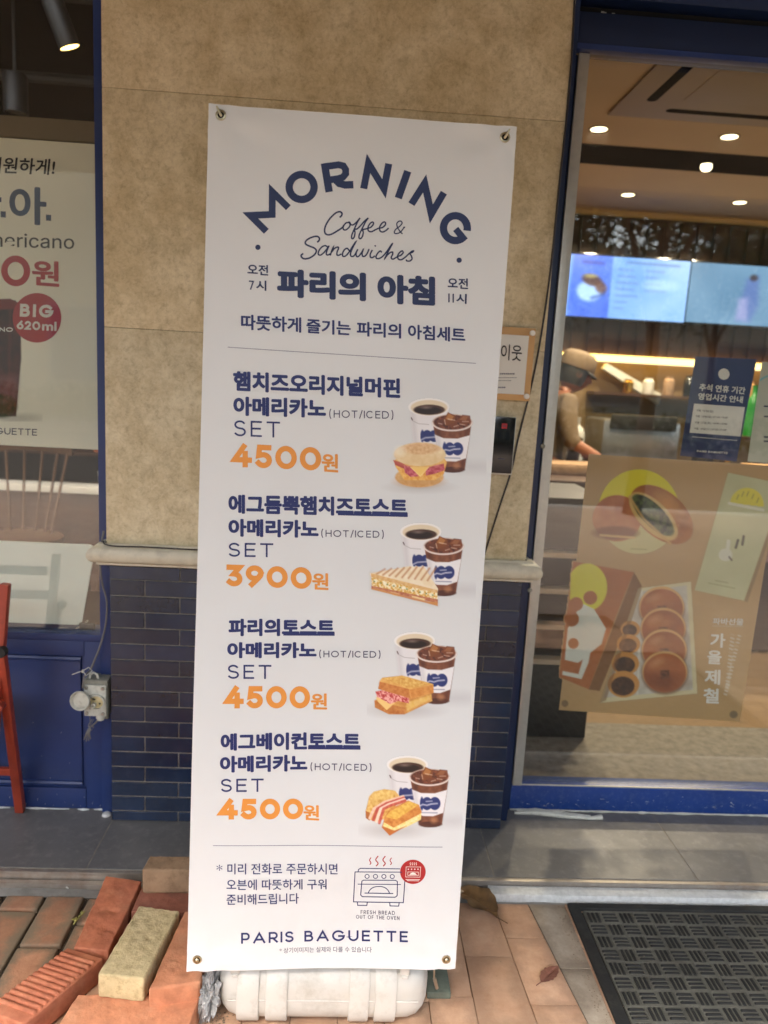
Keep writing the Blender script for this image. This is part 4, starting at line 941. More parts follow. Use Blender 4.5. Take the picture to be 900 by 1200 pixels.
# ribbed block: tactile bars across its top
rb = empty('ribbed_block', (-.60, 1.47, .003), 'ribbed orange paver with bars across its top, lower left of the pile', 'paver', 'loose pavers piled beside the banner')
q = [V((-.595, 1.576, .06)), V((-.503, 1.545, .06)), V((-.606, 1.362, .06)), V((-.703, 1.398, .06))]
MB().hexa([p_ for p_ in q], .057).build('block', M['brick_red'], rb, bevel=.005, seg=3)
u = (q[3]-q[0]); ln = u.length; u = u/ln
for k in range(12):
    s_ = .022+k*(ln-.040)/12; a = q[0]+u*s_+(q[1]-q[0])*.03; b_ = q[1]+(q[2]-q[1])*(s_/ln)-(q[1]-q[0])*.03
    a = a+V((0, 0, -.002)); b_ = b_+V((0, 0, -.002))
    MB().tube([a+(b_-a)*.0, a+(b_-a)*.03+V((0, 0, .0016)), a+(b_-a)*.97+V((0, 0, .0016)), b_], [.003, .0058, .0058, .003], 10).build('rib', M['brick_red'], rb, smooth=True)
# grit and crumbs lying between the pavers
gr = MB(); rs = random.Random(12)
octv = [V((1, 0, 0)), V((-1, 0, 0)), V((0, 1, 0)), V((0, -1, 0)), V((0, 0, 1)), V((0, 0, -1))]; octf = [(0, 2, 4), (2, 1, 4), (1, 3, 4), (3, 0, 4), (2, 0, 5), (1, 2, 5), (3, 1, 5), (0, 3, 5)]
def crumb(x, y, z, s_): gr.add([V((x, y, z))+V((v.x*s_*rs.uniform(.6, 1.3), v.y*s_*rs.uniform(.6, 1.3), v.z*s_*rs.uniform(.4, .8))) for v in octv], octf)
for k in range(900): x = rs.gauss(-.42, .28); crumb(x, min(1.85, rs.uniform(1.2, 1.84)), rs.uniform(-.004, .001), rs.choice((.0008, .001, .0014, .002)))
for k in range(150): crumb(rs.uniform(.66, 1.6), rs.uniform(1.2, 1.82), .0092, rs.choice((.0006, .0009, .0012)))
for k in range(260): crumb(rs.uniform(.63, .67), rs.uniform(1.25, 1.83), .002, rs.choice((.0007, .0012, .0018)))
for k in range(260): crumb(rs.uniform(-.30, -.2), rs.uniform(1.38, 1.5), rs.uniform(0, .004), rs.choice((.001, .0016, .0026)))
for k in range(420): crumb(rs.uniform(-1.2, 1.5), rs.gauss(1.845, .012), rs.uniform(.001, .004), rs.choice((.0007, .001, .0016)))
for k in range(320): crumb(rs.uniform(-1.2, 1.5), rs.uniform(1.89, 2.12), .0355, rs.choice((.0005, .0007, .001)))
tag(gr.build('grit', M['grit']), 'sand and crumbs scattered between the pavers', 'grit', kind='stuff')
# ================================================================== BANNER
sB = .95
def rotv(w_):
    w_ = V(w_); th = w_.length; return Matrix.Rotation(th, 3, w_.normalized())
QB = rotv((R_(-3.095), R_(.187), R_(1.354)))
OB = V((-.29778, 1.46462, -1.29437))*sB+V((0, 0, H))
UB, VB, NB = QB @ V((1, 0, 0)), QB @ V((0, 0, 1)), QB @ V((0, -1, 0))
def plane_pt(px, py):
    d = ray(px, py); o_ = V((0, 0, H)); t_ = (OB-o_).dot(NB)/d.dot(NB); return o_+d*t_
def disp(p):
    r = p-OB; u_ = r.dot(UB)/.57; v_ = r.dot(VB)/1.71
    d = -.004*math.sin(math.pi*min(max(u_, 0), 1))*(.6+.4*math.cos(math.pi*v_*2))
    d += .0032*math.sin(7.5*v_+1.8*u_)*(1-.3*u_)+.0016*math.sin(9*u_+3*v_)+.0009*math.sin(21*v_-6*u_+1)+.0022*math.exp(-((v_-.10-.05*u_)/.018)**2)*math.sin(3.1*u_)
    for cu, cv in ((0.05, .985), (.95, .985), (.05, .015), (.95, .015)):      # tension puckers run from the grommets
        dx, dy = (u_-cu)*.57, (v_-cv)*1.71; rr = math.hypot(dx, dy); d += .0028*math.exp(-(rr/.09)**2)*math.cos(5*math.atan2(dy, dx))*(rr/.05 if rr < .05 else 1)
    d += .006*math.exp(-(v_/.03)**2)*.5
    return d
def PB(px, py, off=0.0):
    p_ = plane_pt(px, py); return p_+NB*(disp(p_)+off)
cTL, cTR, cBR, cBL = (245, 122), (606, 148), (533, 1133), (219, 1137)
ban = empty('banner', tuple(OB+UB*.285), 'tall white breakfast menu banner reading MORNING, standing before the stone pier', 'banner')
pTL_, pTR_, pBR_, pBL_ = [plane_pt(*c) for c in (cTL, cTR, cBR, cBL)]
nu, nv_ = 48, 140
mb = MB()
for side, o_ in ((0, 0.0), (1, -.0006)):
    for j in range(nv_+1):
        for i in range(nu+1):
            u_, v_ = i/nu, j/nv_; p_ = pTL_*(1-u_)*(1-v_)+pTR_*u_*(1-v_)+pBR_*u_*v_+pBL_*(1-u_)*v_
            mb.v.append(p_+NB*(disp(p_)+o_))
W1 = nu+1; NN = W1*(nv_+1)
for j in range(nv_):
    for i in range(nu):
        a = j*W1+i; mb.f.append((a, a+1, a+W1+1, a+W1)); mb.f.append((NN+a, NN+a+W1, NN+a+W1+1, NN+a+1))
for i in range(nu): mb.f.append((i, NN+i, NN+i+1, i+1)); a = nv_*W1+i; mb.f.append((a, a+1, NN+a+1, NN+a))
for j in range(nv_): a = j*W1; mb.f.append((a, a+W1, NN+a+W1, NN+a)); a += nu; mb.f.append((a, NN+a, NN+a+W1, a+W1))
mb.build('cloth', M['cloth'], ban, smooth=True)
for px, py in ((259, 135.5), (592, 160.5), (231.5, 1123), (522.5, 1122)):
    c = PB(px, py, 0); Ay = NB; A1_ = UB; A2_ = VB
    MB().lathe([(.0052, .0004), (.0066, .0022), (.0088, .0018), (.0098, .0003)], c, (A1_, A2_, Ay), 32, cap=False).build('grommet', M['brass'], ban, smooth=True)
    MB().lathe([(.0054, .0009), (0, .0009)], c, (A1_, A2_, Ay), 24, cap=False).build('eyelet_hole', M['dark'], ban)
# lettering
pr = Print(PB)
cur = {'m': M['navy2'], 'n': 'lettering'}
def T(t, BL, BR, TL, bold=.03, **k): Print(PB).text(t, BL, BR, TL, bold, **k).build(cur['n'], cur['m'], ban)
def flush(name='letter', mat=None):
    global pr
    if pr.v: pr.build(name, mat or cur['m'], ban)
    pr = Print(PB)
T('파리의', (324.4, 347.6), (428.9, 353.3), (324.4, 314.2), .06); T('아침', (442.2, 355.6), (509.8, 359), (442.2, 321), .06)
T('오전', (289.8, 321.3), (314.2, 322.7), (289.8, 308.9), .03); Print(PB).latin('7', (291.5, 339), (297.5, 339.4), (291.5, 328.4), 1.6).build('lettering', M['navy2'], ban); T('시', (300, 339.8), (312, 340.6), (300, 327.8), .03)
T('오전', (524.4, 337.8), (548.4, 339), (524.4, 325.3), .03); Print(PB).stroke([(526, 344), (526, 354.4)], 1.7).stroke([(531, 344.3), (531, 354.7)], 1.7).build('lettering', M['navy2'], ban); T('시', (534.5, 355.4), (546.7, 356.4), (534.8, 343.6), .03)
# MORNING: drawn letters on an arc
def Z(x, y): return (280+x/3.214, 180+y/3.214)
def quadmap(BL, BR, TL): return lambda u_, v_: Z(BL[0]+u_*(BR[0]-BL[0])+v_*(TL[0]-BL[0]), BL[1]+u_*(BR[1]-BL[1])+v_*(TL[1]-BL[1]))
W_ = 28/3.214
f = quadmap((103, 292), (186, 203), (38, 228)); pr.stroke([f(0, 0), f(0.0, .93), f(.50, .30), f(1.0, .93), f(1.0, 0)], W_*.92)
flush()
pr.stroke([Z(236+47*math.cos(a), 125+47*math.sin(a)) for a in [2*math.pi*k/40 for k in range(40)]], W_, closed=True)
flush()
pr.stroke([Z(340, 144), Z(322, 36)], W_)
pr.stroke([Z(322, 49), Z(375, 42), Z(393, 46), Z(402, 60), Z(402, 76), Z(392, 88), Z(375, 94), Z(330, 100)], W_*.92)
pr.stroke([Z(360, 94), Z(378, 112), Z(400, 118), Z(431, 117)], W_)
flush()
f = quadmap((470, 132), (545, 140), (489, 32)); pr.stroke([f(0, 0), f(0, .95), f(1, .07), f(1, 1.02)], W_*.95)
flush()
pr.stroke([Z(600, 168), Z(636, 66)], W_)
flush()
f = quadmap((652, 190), (722, 232), (702, 108)); pr.stroke([f(-.02, -.02), f(0, .95), f(1, .05), f(.98, 1.03)], W_*.95)
flush()
pr.stroke([Z(815+45*math.cos(R_(a)), 281+47*math.sin(R_(a))) for a in [12-10*k for k in range(34)]], W_)
pr.stroke([Z(852, 328), Z(816, 284)], W_*.9)
flush()
pr.disc(Z(71, 352), 3.1); flush('dot'); pr.disc(Z(829, 402), 3.1); flush('dot')
# hand lettering
def S6(x, y): return (345+x/6, 240+y/6)
def scr(pts, wd=1.15): pr.stroke([S6(*p_) for p_ in pts], wd*1.5, smooth=5)
scr([(318, 88), (332, 75), (334, 58), (320, 48), (292, 56), (256, 88), (228, 128), (213, 168), (216, 198), (236, 210), (264, 204), (300, 184), (336, 160), (348, 142)], 1.3)
scr([(386, 124), (362, 128), (344, 152), (345, 172), (362, 176), (384, 158), (394, 134), (386, 122), (392, 136), (410, 142), (428, 130), (446, 112), (460, 94)])
scr([(462, 92), (444, 120), (424, 164), (406, 206), (402, 232), (412, 238), (422, 222), (426, 196), (424, 172), (440, 170), (462, 150), (490, 118), (520, 92)])
scr([(520, 92), (500, 120), (478, 164), (458, 206), (454, 232), (466, 238), (478, 222), (484, 196), (480, 176), (494, 172), (512, 168)])
scr([(512, 168), (540, 156), (556, 134), (550, 122), (534, 130), (518, 156), (520, 182), (540, 190), (566, 178), (592, 166), (620, 160), (640, 140), (636, 122), (618, 128), (600, 156), (602, 184), (622, 192), (646, 180), (662, 164)])
scr([(760, 206), (742, 188), (724, 158), (720, 132), (736, 116), (752, 118), (756, 132), (740, 152), (712, 174), (702, 196), (716, 204), (744, 194), (764, 170), (776, 156)], .95); scr([(764, 160), (778, 158)], .9)
flush('script_lettering')
scr([(160, 262), (174, 248), (174, 230), (156, 220), (124, 226), (92, 242), (76, 262), (84, 278), (110, 290), (142, 304), (154, 324), (140, 350), (106, 372), (70, 378), (50, 366), (48, 352), (62, 340)], 1.3)
scr([(238, 300), (218, 286), (192, 296), (172, 322), (168, 346), (184, 352), (208, 334), (232, 304), (242, 290), (230, 318), (224, 344), (234, 352), (252, 344)])
scr([(252, 356), (262, 324), (274, 296), (262, 330), (282, 306), (306, 296), (310, 306), (300, 332), (300, 352), (314, 354), (330, 344)])
scr([(386, 322), (370, 306), (350, 318), (338, 344), (342, 362), (362, 358), (386, 330), (412, 288), (432, 260), (408, 306), (394, 344), (400, 362), (418, 360), (436, 332), (446, 312)])
scr([(446, 312), (434, 340), (438, 364), (454, 360), (476, 330), (484, 314), (476, 342), (480, 362), (498, 360), (514, 338), (522, 318), (528, 314)])
scr([(548, 318), (534, 346), (534, 368), (548, 372), (566, 360)]); pr.disc(S6(568, 290), .95)
scr([(614, 336), (604, 326), (588, 338), (574, 362), (578, 378), (598, 378), (622, 362), (652, 326), (680, 284), (688, 276), (672, 306), (648, 352), (636, 378), (650, 358), (672, 338), (690, 334), (690, 350), (680, 372), (690, 384), (708, 376), (726, 364)])
scr([(726, 364), (748, 356), (764, 338), (758, 326), (742, 334), (726, 358), (730, 382), (750, 388), (776, 372), (800, 350), (826, 328), (838, 326), (828, 336), (812, 344), (822, 362), (826, 382), (812, 396), (790, 396), (786, 386)])
flush('script_lettering'); cur['m'] = M['navy']
T('따뜻하게', (282.2, 386), (353, 389.8), (282.2, 368), .03); T('즐기는', (359, 390.2), (411, 393.5), (359, 373), .03); T('파리의', (418, 393.8), (470, 397), (418, 376.5), .03); T('아침세트', (478, 397.2), (545.3, 401.5), (478, 380), .03)
items = [
 ('햄치즈오리지널머핀', (273, 458), (469, 467), (273, 434.5), None, (273.3, 487), (382, 490), (273.3, 464.4), (385.8, 491.5), (461, 493), (385.8, 478.7), (274, 511), (328, 513), (274, 492.4)),
 ('에그듬뿍햄치즈토스트', (267.5, 602), (477.8, 606.5), (267.5, 579.5), (396, 477.8), (267.5, 629), (373.3, 631.2), (267.5, 608), (376.4, 631.5), (449.8, 632.5), (376.4, 619.5), (267.5, 652.6), (320, 653.6), (267.5, 636.2)),
 ('파리의토스트', (267.8, 745.3), (392.2, 746.2), (267.8, 725), (332, 392.2), (266.4, 771), (371, 772), (266.4, 752.2), (374, 773), (446, 773.4), (374, 761.3), (266.9, 794.9), (318, 795.8), (266.9, 778.5)),
 ('에그베이컨토스트', (258.9, 879), (422.4, 879.6), (258.9, 858.5), (361, 422.4), (258, 904.6), (360.2, 904.6), (258, 885), (363.8, 905.4), (435.3, 905.8), (363.8, 893.5), (258.9, 927.2), (309, 927.7), (258.9, 911.8))]
for t_, a, b_, c, ul, a2, b2, c2, a3, b3, c3, a4, b4, c4_ in items:
    T(t_, a, b_, c, .05); T('아메리카노', a2, b2, c2, .05)
    if ul:
        s_ = (b_[1]-a[1])/(b_[0]-a[0]); pr = Print(PB); pr.stroke([(ul[0], a[1]+s_*(ul[0]-a[0])-1.9), (ul[1], b_[1]-1.9)], 2.5, off=.0009); flush('underline', M['navy'])
    Print(PB).latin('SET', a4, b4, c4_, 2.1, gap=.26).build('lettering', cur['m'], ban)
cur.update(m=M['greyink'], n='small_lettering')
for t_, a, b_, c, ul, a2, b2, c2, a3, b3, c3, a4, b4, c4_ in items: Print(PB).latin('(HOT/ICED)', (a3[0], a3[1]-2.2), (b3[0], b3[1]-2.2), (a3[0], c3[1]+1.8), 1.15, gap=.22).build('small_lettering', cur['m'], ban)
Print(PB).latin('FRESH BREAD', (422.7, 1071.6), (462.7, 1071.8), (422.7, 1067.2), .6, gap=.3).build('small_lettering', cur['m'], ban); Print(PB).latin('OUT OF THE OVEN', (417.3, 1077.3), (468, 1077.5), (417.3, 1073), .6, gap=.3).build('small_lettering', cur['m'], ban)
T('* 상기이미지는 실제와 다를 수 있습니다', (327.6, 1117), (435.6, 1116), (327.6, 1110.8), 0)
cur.update(m=M['orange'], n='price')
for n_, a, b_, c, d_, e_, g_ in (('4500', (271.6, 547), (376.4, 552), (271.6, 519.6), (376.8, 552.6), (396.4, 554), (376.8, 531)),
                                 ('3900', (264.4, 687), (365.3, 691), (264.4, 661.6), (365.8, 691.2), (385, 692), (365.8, 671.5)),
                                 ('4500', (263.3, 829.3), (363.3, 831), (263.3, 803.2), (364.2, 832), (383.3, 832.4), (364.2, 813)),
                                 ('4500', (256.7, 959.3), (355.3, 960.4), (256.7, 935.2), (355.5, 961), (374, 962), (355.5, 943.2))):
    Print(PB).latin(n_, a, b_, c, 6.3, gap=.13).build('price', cur['m'], ban); T('원', d_, e_, g_, .03)
cur.update(m=M['navy'], n='note_lettering')
T('미리 전화로 주문하시면', (266.7, 1023.2), (395.6, 1024.6), (266.7, 1010.6), .012); T('오븐에 따뜻하게 구워', (265.8, 1041.4), (382.7, 1042.6), (265.8, 1028.8), .012); T('준비해드립니다', (265.8, 1059), (350.2, 1059.4), (265.8, 1046.2), .012); T('*', (254, 1019), (261, 1019), (254, 1012), .0)
cur['n'] = 'logo_lettering'; Print(PB).latin('PARIS BAGUETTE', (282.7, 1105), (477.8, 1102.8), (282.7, 1092.4), 2.2, gap=.26).build('logo_lettering', cur['m'], ban)
pr = Print(PB)
def dens(p0, p1, wd):
    n_ = 16; pr.stroke([(p0[0]+(p1[0]-p0[0])*k/n_, p0[1]+(p1[1]-p0[1])*k/n_) for k in range(n_+1)], wd)
dens((266.7, 406.7), (557.8, 425.8), .7); flush('rule_line', M['lineink']); dens((250, 989.8), (518.4, 992.4), .7); flush('rule_line', M['lineink'])
# oven drawing
pr = Print(PB)
def O(x, y): return (390+x/6.923, 980+y/6.925)
def os_(pts, wd=1.0, **k): pr.stroke([O(*p_) for p_ in pts], wd, **k)
os_([(180, 287), (168, 537), (572, 537), (584, 360)]); os_([(180, 287), (560, 287)]); os_([(205, 287), (208, 268), (224, 258), (545, 260)])
for x in (278, 346, 414, 482): pr.stroke([O(x+17*math.cos(a), 324+17*math.sin(a)) for a in [2*math.pi*k/16 for k in range(16)]], .9, closed=True)
os_([(236, 365), (250, 356), (510, 356), (524, 366), (522, 480), (506, 494), (240, 494), (226, 480)], closed=True)
os_([(202, 390), (552, 390)], .9); os_([(258, 464), (490, 464)]); os_([(288, 462), (304, 434), (335, 414), (376, 408), (416, 414), (446, 436), (460, 462)], smooth=4)
os_([(200, 540), (202, 565), (276, 565), (280, 540)]); os_([(462, 540), (464, 565), (534, 565), (538, 540)])
pr.build('oven_drawing', M['navy'], ban)
pr = Print(PB)
for x, s_ in ((304, .62), (358, 1), (416, 1), (470, .62)):
    pts = [(x+10*s_, 195-32*s_-5), (x-10*s_, 200-12*s_), (x+9*s_, 208+8*s_), (x-8*s_, 208+34*s_*.9)]
    pr.stroke([O(*p_) for p_ in pts], 1.25 if s_ == 1 else 1.0, smooth=5)
pr.disc(O(649, 285), 15, 14.4, n=40); pr.build('steam_and_stamp', M['redink'], ban)
pr = Print(PB)
def w_(pts, wd=.55, **k): pr.stroke([O(*p_) for p_ in pts], wd, off=.001, **k)
w_([(594, 242), (590, 326), (706, 328), (712, 244)], closed=True); w_([(608, 284), (608, 314), (692, 316), (694, 286)], closed=True)
for x in (612, 638, 664, 690): pr.disc(O(x, 262), .8, off=.001, n=10)
pr.poly([O(620, 308), O(632, 294), (O(650, 288)), O(668, 295), O(682, 309)], off=.001)
for x in (628, 644, 660, 676): w_([(x+3, 206), (x-3, 214), (x+3, 222), (x-2, 230)], .6)
w_([(590, 346), (706, 348)], .7); w_([(600, 356), (698, 358)], .7)
pr.build('stamp_drawing', M['whiteink'], ban)
# ---- menu pictures
bgc = rgb(218, 221, 220); amat = artmat('banner_print', bgc, .5)
def cups(A, cx, cy, ix, iy):
    WH = (232, 229, 226)
    # shadow
    A.E(ix+26, iy+52, 26, 6, (168, 164, 168), 0, .35, soft=12)
    # hot cup
    A.Pg([(cx-22.5, cy-1), (cx+24, cy-1), (cx+18, cy+48), (cx-17, cy+48)], (228, 226, 226))
    A.Pg([(cx-22.5, cy-1), (cx-17, cy-1), (cx-12, cy+48), (cx-17, cy+48)], (204, 202, 202), .7, soft=5)
    A.E(cx, cy-2, 24, 10.5, (238, 236, 232)); A.E(cx+.3, cy-1.2, 21.5, 9, (222, 208, 178)); A.E(cx+.5, cy+1.2, 18.3, 6, (70, 46, 36)); A.E(cx-1, cy+1.8, 15, 4.2, (34, 22, 20)); A.E(cx-3, cy-1.5, 6, 1.6, (150, 130, 120), 0, .7, soft=2.5)
    A.Ln([(cx-20.5, cy+11), (cx-19, cy+14), (cx-12, cy+17.5), (cx, cy+18.5)], .7, (168, 164, 160), .8)
    A.Ln([(cx-20.5, cy+10.5), (cx-19.3, cy+13)], 1.2, (60, 50, 48), .8)
    for k, (dx, r_) in enumerate(((-7.5, 2.2), (-2, 6), (6.5, 6.6))): A.E(cx+dx, cy+32, r_ if k else 2.4, 7, (40, 52, 108))
    A.Ln([(cx-10, cy+37), (cx-4, cy+34), (cx+10, cy+33)], 1.5, (226, 226, 230), .8, soft=1.6)
    # iced cup
    A.Pg([(ix-22.3, iy+3), (ix+22.3, iy+3), (ix+14.5, iy+56), (ix-12.5, iy+56)], A.tex((112, 66, 46), (140, 88, 62), 4, 3)); A.E(ix+1, iy+55.5, 13.5, 3.6, (80, 44, 34))
    A.Pg([(ix-20, iy+8), (ix-14, iy+9), (ix-9, iy+55), (ix-13, iy+54)], (84, 46, 36), .8, soft=4); A.Pg([(ix+14, iy+8), (ix+21, iy+6), (ix+14, iy+54), (ix+9, iy+55)], (92, 50, 38), .7, soft=4); A.E(ix+5, iy+51, 4, 3.4, (196, 140, 96), 0, .6, soft=4)
    A.Pg([(ix-20.5, iy+14.5), (ix-10, iy+18.5), (ix+6, iy+19), (ix+20.8, iy+15), (ix+16.2, iy+42), (ix+4, iy+46), (ix-8, iy+45.5), (ix-15.2, iy+42)], (234, 232, 232))
    A.Pg([(ix-20.5, iy+14.5), (ix-15, iy+17), (ix-11, iy+45), (ix-15.2, iy+42)], (206, 204, 206), .7, soft=4)
    for k, (dx, rx_) in enumerate(((-9, 2.3), (-3, 6.2), (6.2, 6.6))): A.E(ix+dx, iy+31, rx_, 7.6, (38, 52, 112))
    A.Ln([(ix-12, iy+34), (ix-8, iy+32), (ix-3, iy+33), (ix+2, iy+31.5), (ix+9, iy+31)], 1.6, (228, 228, 232), .85, soft=1.5); A.Ln([(ix-4, iy+28.5), (ix+3, iy+28)], 1.2, (228, 228, 232), .8, soft=1.4)
    A.Ln([(ix-9, iy+41.5), (ix+9, iy+42)], .9, (90, 96, 130), .7, soft=1.3)
    A.E(ix, iy, 23.6, 9.8, (206, 186, 172)); A.E(ix, iy-.2, 22, 8.6, A.tex((74, 38, 30), (132, 76, 54), 2.6, 7, 2.2))
    for pts, col in (([(-10, -3), (-5, -12), (4, -8), (3, 2), (-8, 4)], (128, 74, 40)), ([(-8, -4), (-4, -10.5), (2, -7), (-1, -2)], (176, 118, 66)), ([(6, -3), (12, -9), (21, -8), (22, 0), (12, 4)], (120, 66, 40)), ([(8, -3), (13, -7.5), (19, -7), (16, -2)], (150, 96, 64)), ([(-18, -2), (-12, -4), (-8, 1), (-14, 4)], (104, 60, 46)), ([(-4, 2), (5, 0), (10, 5), (0, 8)], (118, 66, 44))): A.Pg([(ix+x, iy+y) for x, y in pts], col, .95)
    for a, b_ in (((-5, -4), (3, -2.5)), ((9, 2), (15, 3)), ((-9, -3), (-8, 2)), ((12, -1), (19, -1)), ((-16, 1), (-12, 2)), ((2, 5), (7, 3.5))): A.Ln([(ix+a[0], iy+a[1]), (ix+b_[0], iy+b_[1])], .9, (226, 206, 190), .75, soft=1.2)
    A.Ln([(ix+23.2*math.cos(a), iy+.4+9.4*math.sin(a)) for a in [math.pi*k/16 for k in range(17)]], 1.5, (232, 222, 214), .95)
STEP = .8
# 1 muffin
A = Art(440, 455, 570, 585, STEP); cups(A, 502.5, 479, 530, 495); S_ = lambda x, y: (410+x/5.625, 440+y/5.625)
A.E(492, 571, 27, 5, (150, 140, 134), 0, .4, soft=8)
A.E(*S_(458, 670), 28.5, 12, A.tex((206, 158, 92), (232, 196, 142), 3, 12)); A.E(*S_(458, 700), 26, 6.5, (196, 142, 82), 0, .6, soft=5)
A.Pg([S_(290, 560), S_(330, 540), S_(620, 545), S_(640, 570), S_(620, 650), S_(560, 690), S_(360, 690), S_(300, 600)], A.tex((218, 146, 60), (238, 196, 110), 2.5, 14))
A.Pg([S_(285, 558), S_(345, 575), S_(380, 600), S_(370, 620), S_(300, 590)], (168, 60, 60)); A.Pg([S_(355, 590), S_(400, 600), S_(455, 665), S_(400, 668), S_(362, 640)], A.tex((170, 60, 76), (222, 130, 136), 2.4, 15))
A.Pg([S_(500, 610), S_(560, 592), S_(620, 580), S_(625, 625), S_(560, 648), S_(500, 660)], A.tex((160, 52, 66), (216, 120, 130), 2.2, 16)); A.Pg([S_(400, 602), S_(520, 602), S_(465, 665)], (240, 202, 112)); A.Ln([S_(400, 604), S_(465, 665), S_(520, 604)], .8, (252, 228, 160))
A.E(*S_(462, 520), 30.5, 13.8, A.tex((222, 196, 148), (240, 222, 184), 5, 17)); A.E(*S_(462, 560), 28, 8, (220, 188, 134), 0, .5, soft=6); A.E(*S_(470, 482), 21, 6.8, A.tex((206, 158, 108), (228, 194, 148), 2.4, 18), 0, .95, soft=2.5); A.E(*S_(330, 500), 6, 6, (244, 236, 216), 0, .6, soft=6)
A.mesh('menu_picture', PB, amat, ban, off=.0005)
# 2 panini
A = Art(428, 600, 558, 722, STEP); cups(A, 493, 625, 520, 640); S_ = lambda x, y: (420+x/6.43, 600+y/6.43)
A.Pg([S_(95, 460), S_(590, 560), S_(600, 708), S_(560, 706), S_(95, 580)], (150, 140, 134), .3, soft=8)
A.Pg([S_(85, 462), S_(385, 408), S_(500, 420), S_(602, 580), S_(596, 615), S_(95, 490)], A.tex((232, 214, 176), (242, 230, 204), 6, 21))
for k in range(9):
    x = 130+k*48; y0_ = 452-k*3; A.Ln([S_(x+70, y0_-22 if k < 7 else y0_-6), S_(x+8, y0_+16+k*9)], 2.0, (186, 128, 82), .75, soft=1.8)
A.Pg([S_(95, 462), S_(596, 590), S_(596, 618), S_(97, 496)], A.tex((214, 168, 104), (230, 196, 140), 3, 22))
A.Pg([S_(97, 492), S_(596, 612), S_(600, 672), S_(100, 560)], A.tex((214, 166, 70), (246, 236, 200), 1.6, 23, 3.2)); 
for k in range(7): A.E(*S_(130+k*70, 520+k*17), 2.6, 2.1, (246, 240, 216), 0, .9)
for k in range(10): A.E(*S_(120+k*49, 524+k*11.5), 1.1, .9, (110, 124, 60), 0, .8)
A.Pg([S_(98, 556), S_(600, 660), S_(600, 690), S_(98, 578)], A.tex((170, 92, 66), (212, 150, 110), 2.5, 24)); A.Pg([S_(240, 600), S_(300, 612), S_(330, 640), S_(260, 628)], (240, 218, 160)); A.Pg([S_(400, 630), S_(500, 655), S_(500, 680), S_(410, 664)], (240, 218, 160))
A.Pg([S_(98, 574), S_(160, 585), S_(500, 672), S_(600, 682), S_(600, 712), S_(500, 684), S_(98, 584)], (206, 146, 84)); A.Pg([S_(100, 560), S_(240, 604), S_(400, 662), S_(520, 680), S_(520, 672), S_(150, 566)], (196, 128, 92), .5)
A.mesh('menu_picture', PB, amat, ban, off=.0005)
# 3 ham toast
A = Art(430, 730, 552, 848, STEP); cups(A, 486, 753.3, 511.8, 766.5); S_ = lambda x, y: (420+x/6.43, 730+y/6.43)
A.E(*S_(340, 660), 34, 7, (150, 140, 136), 0, .4, soft=9)
A.Pg([S_(122, 585), S_(200, 560), S_(550, 530), S_(558, 590), S_(350, 690), S_(230, 690), S_(125, 640)], A.tex((196, 128, 60), (224, 176, 98), 3.5, 31)); A.Pg([S_(122, 590), S_(350, 640), S_(350, 690), S_(230, 690), S_(125, 640)], A.tex((176, 100, 44), (206, 140, 74), 3, 32)); A.Pg([S_(360, 600), S_(545, 545), S_(548, 575), S_(365, 665)], A.tex((232, 194, 96), (240, 214, 140), 3, 36), .7, soft=2)
A.Pg([S_(130, 560), S_(210, 580), S_(280, 600), S_(215, 660), S_(150, 600)], (240, 204, 128))
A.Pg([S_(128, 520), S_(200, 505), S_(385, 570), S_(380, 608), S_(300, 590), S_(240, 614), S_(180, 580), S_(140, 560)], A.tex((188, 62, 62), (240, 178, 168), 1.6, 33, 3))
A.Pg([S_(160, 440), S_(180, 415), S_(330, 398), S_(566, 462), S_(568, 528), S_(400, 572), S_(150, 500)], A.tex((214, 156, 78), (232, 190, 112), 4, 34)); A.Pg([S_(160, 445), S_(380, 500), S_(395, 570), S_(150, 500)], A.tex((190, 112, 52), (212, 142, 76), 3, 35)); A.Pg([S_(385, 505), S_(566, 470), S_(566, 528), S_(400, 572)], A.tex((202, 128, 58), (222, 158, 84), 3, 37)); A.Pg([S_(185, 418), S_(330, 402), S_(540, 460), S_(385, 496)], A.tex((206, 144, 62), (240, 212, 130), 2.2, 38), .85)
A.mesh('menu_picture', PB, amat, ban, off=.0005)
# 4 bacon toast
A = Art(420, 870, 542, 986, STEP); cups(A, 477.3, 898, 503.3, 910.4); S_ = lambda x, y: (410+x/6.43, 870+y/6.43)
A.E(*S_(330, 660), 32, 8, (150, 140, 136), 0, .35, soft=9)
A.Pg([S_(118, 520), S_(145, 410), S_(180, 370), S_(260, 350), S_(340, 362), S_(380, 410), S_(300, 560), S_(200, 600), S_(125, 572)], A.tex((204, 146, 66), (238, 206, 128), 3, 41)); A.E(*S_(240, 395), 13, 4.6, A.tex((222, 176, 90), (244, 218, 140), 2, 42), -.2, .9, soft=3); A.Pg([S_(118, 515), S_(150, 530), S_(150, 590), S_(120, 570)], (176, 104, 48))
A.Pg([S_(262, 560), S_(300, 500), S_(440, 435), S_(520, 470), S_(540, 520), S_(530, 560), S_(420, 620), S_(300, 700), S_(240, 640)], A.tex((196, 116, 50), (222, 156, 80), 3, 43)); A.Pg([S_(300, 520), S_(440, 440), S_(520, 468), S_(350, 580), S_(270, 560)], A.tex((214, 158, 64), (236, 198, 100), 2.5, 44)); A.Pg([S_(255, 600), S_(330, 640), S_(540, 530), S_(535, 580), S_(420, 640), S_(340, 665), S_(250, 630)], A.tex((238, 212, 120), (246, 234, 180), 2, 45)); A.Pg([S_(240, 635), S_(330, 665), S_(430, 625), S_(300, 702)], (190, 108, 48))
